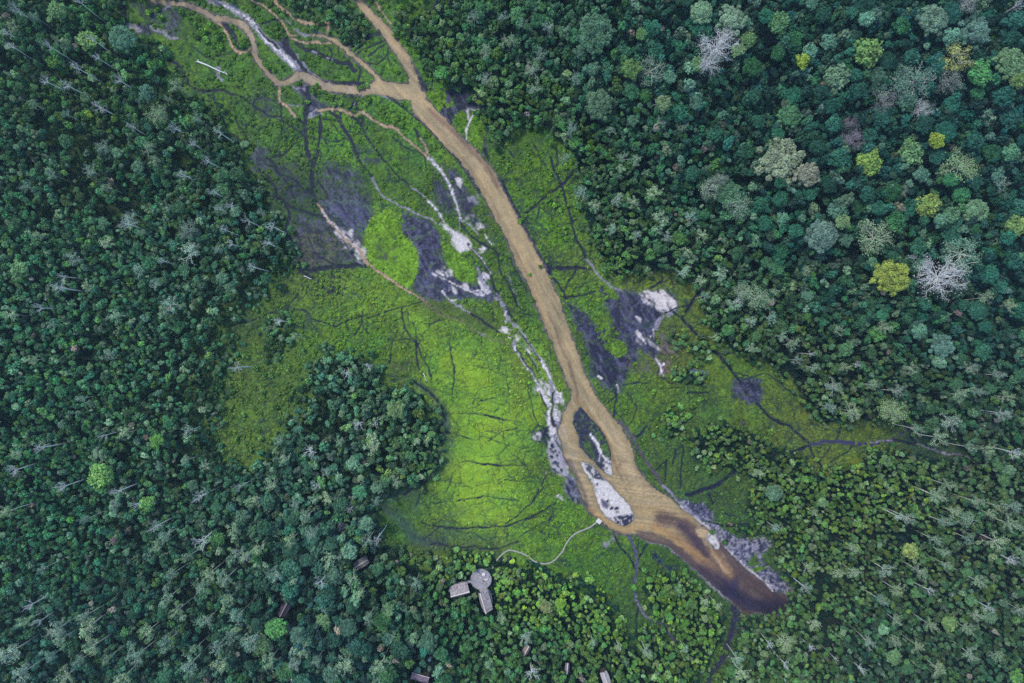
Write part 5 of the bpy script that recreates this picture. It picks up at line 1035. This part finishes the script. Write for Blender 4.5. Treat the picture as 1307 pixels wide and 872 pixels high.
# ------------------------------------------------------------------ the rest of the forest and the low growth: stuff
def instance_stuff(name, pts, tints, scales, rots, vid, sources, label, cat, base=None):
    me = bpy.data.meshes.new(name); me.vertices.add(len(pts)); me.vertices.foreach_set("co", np.asarray(pts, np.float32).ravel())
    a = me.attributes.new("tint", 'FLOAT_COLOR', 'POINT'); a.data.foreach_set("color", np.c_[tints, np.ones(len(pts))].astype(np.float32).ravel())
    a = me.attributes.new("scl", 'FLOAT_VECTOR', 'POINT'); a.data.foreach_set("vector", np.asarray(scales, np.float32).ravel())
    a = me.attributes.new("rot", 'FLOAT_VECTOR', 'POINT'); a.data.foreach_set("vector", np.asarray(rots, np.float32).ravel())
    a = me.attributes.new("vid", 'INT', 'POINT'); a.data.foreach_set("value", np.asarray(vid, np.int32))
    o = link(name, me); tag(o, label, cat, kind="stuff")
    ng = bpy.data.node_groups.new(name, 'GeometryNodeTree'); N, L = ng.nodes, ng.links
    ng.interface.new_socket("Geometry", in_out='INPUT', socket_type='NodeSocketGeometry'); ng.interface.new_socket("Geometry", in_out='OUTPUT', socket_type='NodeSocketGeometry')
    gi, go = N.new("NodeGroupInput"), N.new("NodeGroupOutput"); ip = N.new("GeometryNodeInstanceOnPoints"); jn = N.new("GeometryNodeJoinGeometry")
    for s_ in sources:
        oi = N.new("GeometryNodeObjectInfo"); oi.inputs["Object"].default_value = s_; oi.inputs["As Instance"].default_value = True; oi.transform_space = 'ORIGINAL'
        L.new(oi.outputs["Geometry"], jn.inputs[0])
    def na(nm, ty):
        q = N.new("GeometryNodeInputNamedAttribute"); q.data_type = ty; q.inputs[0].default_value = nm; return q.outputs[0]
    L.new(gi.outputs[0], ip.inputs["Points"]); L.new(jn.outputs[0], ip.inputs["Instance"]); ip.inputs["Pick Instance"].default_value = True
    L.new(na("vid", 'INT'), ip.inputs["Instance Index"]); L.new(na("scl", 'FLOAT_VECTOR'), ip.inputs["Scale"])
    er = N.new("FunctionNodeEulerToRotation"); L.new(na("rot", 'FLOAT_VECTOR'), er.inputs[0]); L.new(er.outputs[0], ip.inputs["Rotation"])
    L.new(ip.outputs[0], go.inputs[0]); md = o.modifiers.new("scatter", 'NODES'); md.node_group = ng; return o
def first_with(mesh):
    for o in scene.objects:
        if o.data is mesh: return o
# stand-alone understory trees that also lend their crowns to the mass (real trees at the forest edge)
src = []
for k, (px, py) in enumerate([(392,468),(360,560),(604,726),(850,760),(1030,600),(700,175),(930,460),(556,560),(520,505),(585,722),(1090,596),(770,345),(905,600),(500,640)]):
    c = zone(px, py)[:3]; t_ = tree({"crown": SMALL[k], "trunk": TRUNK}, px, py, 5, 7, tuple(c), "edge_tree", "small tree", "small rounded edge tree", "small trees on the forest edge"); src.append([o for o in t_.children if o.data is SMALL[k]][0])
for m_ in MEDIUM[:4]: src.append(first_with(m_))
PT, TI, SC, RO, VI = [], [], [], [], []; cells = {}
def close(x, y, r, f=.585):
    gi, gj = int(x // 12), int(y // 12)
    for a in (-1, 0, 1):
        for b in (-1, 0, 1):
            for (u, v, q) in cells.get((gi + a, gj + b), ()):
                if (u - x) ** 2 + (v - y) ** 2 < (f * (q + r)) ** 2: return True
    return False
big_arr = np.array([(a, b, c) for a, b, c in BLOCK] , float); HARD = np.zeros(len(BLOCK)); HARD[:NHARD] = .95; plc = np.array(placed, float)
NT = 118000; rx = rng.uniform(-115, 1422, NT); ry = rng.uniform(-105, 977, NT)
gaps = fbm(rx, ry, 34, 77, 3); q_ = fbm(rx, ry, 13, 177, 2); rank = np.empty(NT); rank[np.argsort(q_)] = np.arange(NT) / NT
for i_, (x, y) in enumerate(zip(rx, ry)):
    sd = sd_at(x, y)
    if sd > 9 or close(x, y, 2.2): continue
    z = zone(x, y)
    sz = z[3]; r = sz * (.84 if x > 900 and y > 430 else .93) * random.choice((.55, .7, .85, 1.0, 1.15, 1.35)) * random.uniform(.9, 1.1)
    gap = gaps[i_]
    edge_k = min(1, max(.4, (-sd + 4) / (26 if (x < 420 or (y > 690 and x < 830)) else 16)))
    kp = 1.0 if sd < -3 else .62 - .055 * (sd + 3)
    mdw = math.hypot((x - 300) / 100, (y - 490) / 140); sn = math.hypot((x - 150) / 150, (y - 120) / 150)
    if (x < 420) or (y > 690 and x < 830): kp = min(kp, .34 + .66 * max(0, min(1, -sd / 26)))
    if mdw < 1.15: kp = min(kp, .30 + .62 * mdw ** 3)
    if sn < 1: kp = min(kp, .62 + .3 * sn)
    if rank[i_] > kp and random.random() < .97: continue
    thin = .42 if (x < 330 and y < 300) else .34 if (230 < x < 400 and y > 380 and y < 640) else .30
    if gap < thin - .02 and random.random() < .96: continue
    if (np.hypot(big_arr[:, 0] - x, big_arr[:, 1] - y) < big_arr[:, 2] + r * HARD).any(): continue
    if len(plc) and (np.hypot(plc[:, 0] - x, plc[:, 1] - y) < plc[:, 2] * .6).any(): continue
    if close(x, y, r): continue
    cells.setdefault((int(x // 12), int(y // 12)), []).append((x, y, r))
    h = z[4] * random.uniform(.5, 1.2) * edge_k; r *= .75 + .25 * edge_k
    R = r * S * 1.12; ch = min(R * random.uniform(1.1, 1.7), h * .9); gxy = G(x, y, h * .9)
    c = np.array(z[:3]); u = random.random()
    if u < .07: c = c * np.array([1.22, 1.12, .88])
    elif u < .24: c = c * .5 + np.array([96, 118, 108]) * .55
    elif u < .5: c = c * np.array([.9, 1.0, 1.08])
    elif u < .508: c = np.array([104, 104, 104])
    c = np.clip(c * random.uniform(.72, 1.24) + np.array([random.uniform(-5, 8), random.uniform(-4, 4), random.uniform(-7, 7)]), 14, 170)
    PT.append((*gxy, h - ch)); TI.append(lin(c) / KD * FB * (np.array([.80, .80, .72]) if x > 930 and y > 430 else np.array([.99, 1, .85]) * (1.12 if x < 420 else .9 if y < 430 and x > 900 else 1))); an_ = random.uniform(.78, 1.28); SC.append((R * an_, R / an_ * random.uniform(.85, 1.1), ch)); RO.append((random.uniform(-.12, .12), random.uniform(-.12, .12), random.uniform(0, 6.28))); VI.append(14 + random.randrange(4) if r > 6.2 else random.randrange(14))
instance_stuff("forest", PT, TI, SC, RO, VI, src, "dense forest canopy of small rounded crowns round the clearing", "forest")
tr_obj = first_with(TRUNK)
P2 = np.array(PT); S2 = np.array(SC); k2 = P2[:, 2] + S2[:, 2] * .4
instance_stuff("forest_trunks", np.c_[P2[:, 0], P2[:, 1], np.full(len(P2), -.1)], np.array(TI), np.c_[np.full(len(P2), 6.0), np.full(len(P2), 6.0), k2], np.array(RO) * np.array([0, 0, 1]), np.zeros(len(P2)), [tr_obj], "brown trunks carrying the dense forest canopy", "forest")
# understory in forest gaps + marsh plants
bsrc = []
for mb in BUSHM: bsrc.append(first_with(mb))
LOWD = [(260,45,.9),(250,90,.5),(300,110,.45),(340,30,.8),(400,75,.45),(350,130,.25),(420,130,.8),(490,145,.85),(540,180,.5),(430,170,.12),(480,200,.12),(400,260,.25),(430,370,.55),(370,380,.55),(470,390,.35),(500,330,.06),(560,400,.06),(600,470,.02),(600,600,.02),(640,560,.02),(650,680,.08),(720,700,.25),(700,735,.7),(760,740,.5),(320,450,.75),(320,540,.7),(360,500,.75),(285,420,.8),(290,580,.8),(350,400,.6),(500,470,.4),(520,640,.15),(600,700,.1),(580,130,.35),(560,160,.5),(560,200,.3),(640,200,.6),(670,240,.35),(705,260,.6),(720,320,.3),(700,290,.45),(740,350,.12),(800,360,.06),(650,310,.35),(670,380,.5),(700,460,.55),(690,430,.45),(620,340,.2),(740,380,.2),(720,470,.5),(750,520,.4),(800,510,.4),(830,540,.2),(840,600,.2),(880,480,.4),(930,520,.08),(1000,520,.05),(980,470,.2),(890,400,.15),(900,440,.2),(930,600,.4),(900,640,.4),(960,660,.5),(1080,560,.15),(1150,575,.4),(850,700,.3),(880,720,.35),(790,760,.3),(520,60,.5),(480,60,.2),(450,70,.15),(480,80,.12)]
LX = np.array([(a, b) for a, b, c in LOWD], float); LV = np.array([c for a, b, c in LOWD])
P3, T3, S3, R3, V3 = [], [], [], [], []
NB = 34000; bx = rng.uniform(150, 1250, NB); by = rng.uniform(-10, 880, NB)
ok = (raster_at(clear_sd, bx, by) > -2) & (raster_at(GRASSY, bx, by) > .8) & (raster_at(RIV, bx, by) < -2.5)
lum = raster_at(COL, bx, by)
margin = sstep(26, 4, raster_at(clear_sd, bx, by)) if False else 0
dmap = np.array([((LV / ((LX[:, 0] - x) ** 2 + (LX[:, 1] - y) ** 2 + 300) ** 1.5).sum() / (1 / ((LX[:, 0] - x) ** 2 + (LX[:, 1] - y) ** 2 + 300) ** 1.5).sum()) if o else 0 for x, y, o in zip(bx, by, ok)])
cl = fbm(bx, by, 18, 91, 3)
sel = ok & (rng.random(NB) < dmap * sstep(.3, .6, cl) * 2.8)
gcol = coarse(GRASSC, bx, by, p=3.2, soft=10)
for i in np.nonzero(sel)[0]:
    if any(math.hypot(bx[i] - b[0], by[i] - b[1]) < b[2] for b in BLOCK[:0]): continue
    r = random.uniform(.35, .9) * (1 + .7 * dmap[i]); h = r * random.uniform(.7, 1.2); x, y = world_xy(bx[i], by[i])
    P3.append((x, y, .02)); T3.append(gcol[i] * random.uniform(1.25, 2.0) * np.array([random.uniform(.85, 1.2), 1, random.uniform(.8, 1.1)])); S3.append((r, r, h)); R3.append((0, 0, random.uniform(0, 6.28))); V3.append(random.randrange(4))
# plants on the forest floor, the shade of the gaps put into their tint
NF = 40000; fx = rng.uniform(-110, 1417, NF); fy = rng.uniform(-100, 972, NF); fc = coarse(FLOOR_SHADE, fx, fy, p=2.2, soft=30)
for i in range(NF):
    if sd_at(fx[i], fy[i]) > -2: continue
    r = random.uniform(.8, 2.2); x, y = world_xy(fx[i], fy[i]); P3.append((x, y, .0)); T3.append(fc[i] * random.uniform(1.0, 2.4) * np.array([.7, 1, 1.05])); S3.append((r, r, min(1, max(.25, -sd_at(fx[i], fy[i]) / 12)) * random.uniform(1.2, 3.6))); R3.append((0, 0, random.uniform(0, 6.28))); V3.append(random.randrange(4))
instance_stuff("undergrowth", P3, T3, S3, R3, V3, bsrc, "low leafy marsh plants and undergrowth tufts", "undergrowth")
hz = MB(); hz.box((0, 0, 158), (2 * 4600, 2 * 4600, 324)); hm = bpy.data.materials.new("thin_haze"); hm.use_nodes = True
hn = hm.node_tree.nodes; hn.remove(hn["Principled BSDF"]); pv = hn.new("ShaderNodeVolumePrincipled"); pv.inputs["Density"].default_value = HAZE
pv.inputs["Color"].default_value = (.50, .80, 1.0, 1); pv.inputs["Anisotropy"].default_value = 0.1; hm.node_tree.links.new(pv.outputs[0], hn["Material Output"].inputs["Volume"])
tag(hz.obj("haze", hm), "thin bluish morning haze in the air over the forest", "haze", kind="stuff")
print("individuals", made, "forest", len(PT), "low", len(P3), "marsh", int(sel.sum()), "dup labels", len([1 for o in scene.objects if 'label' in o]) - len({o['label'] for o in scene.objects if 'label' in o}))
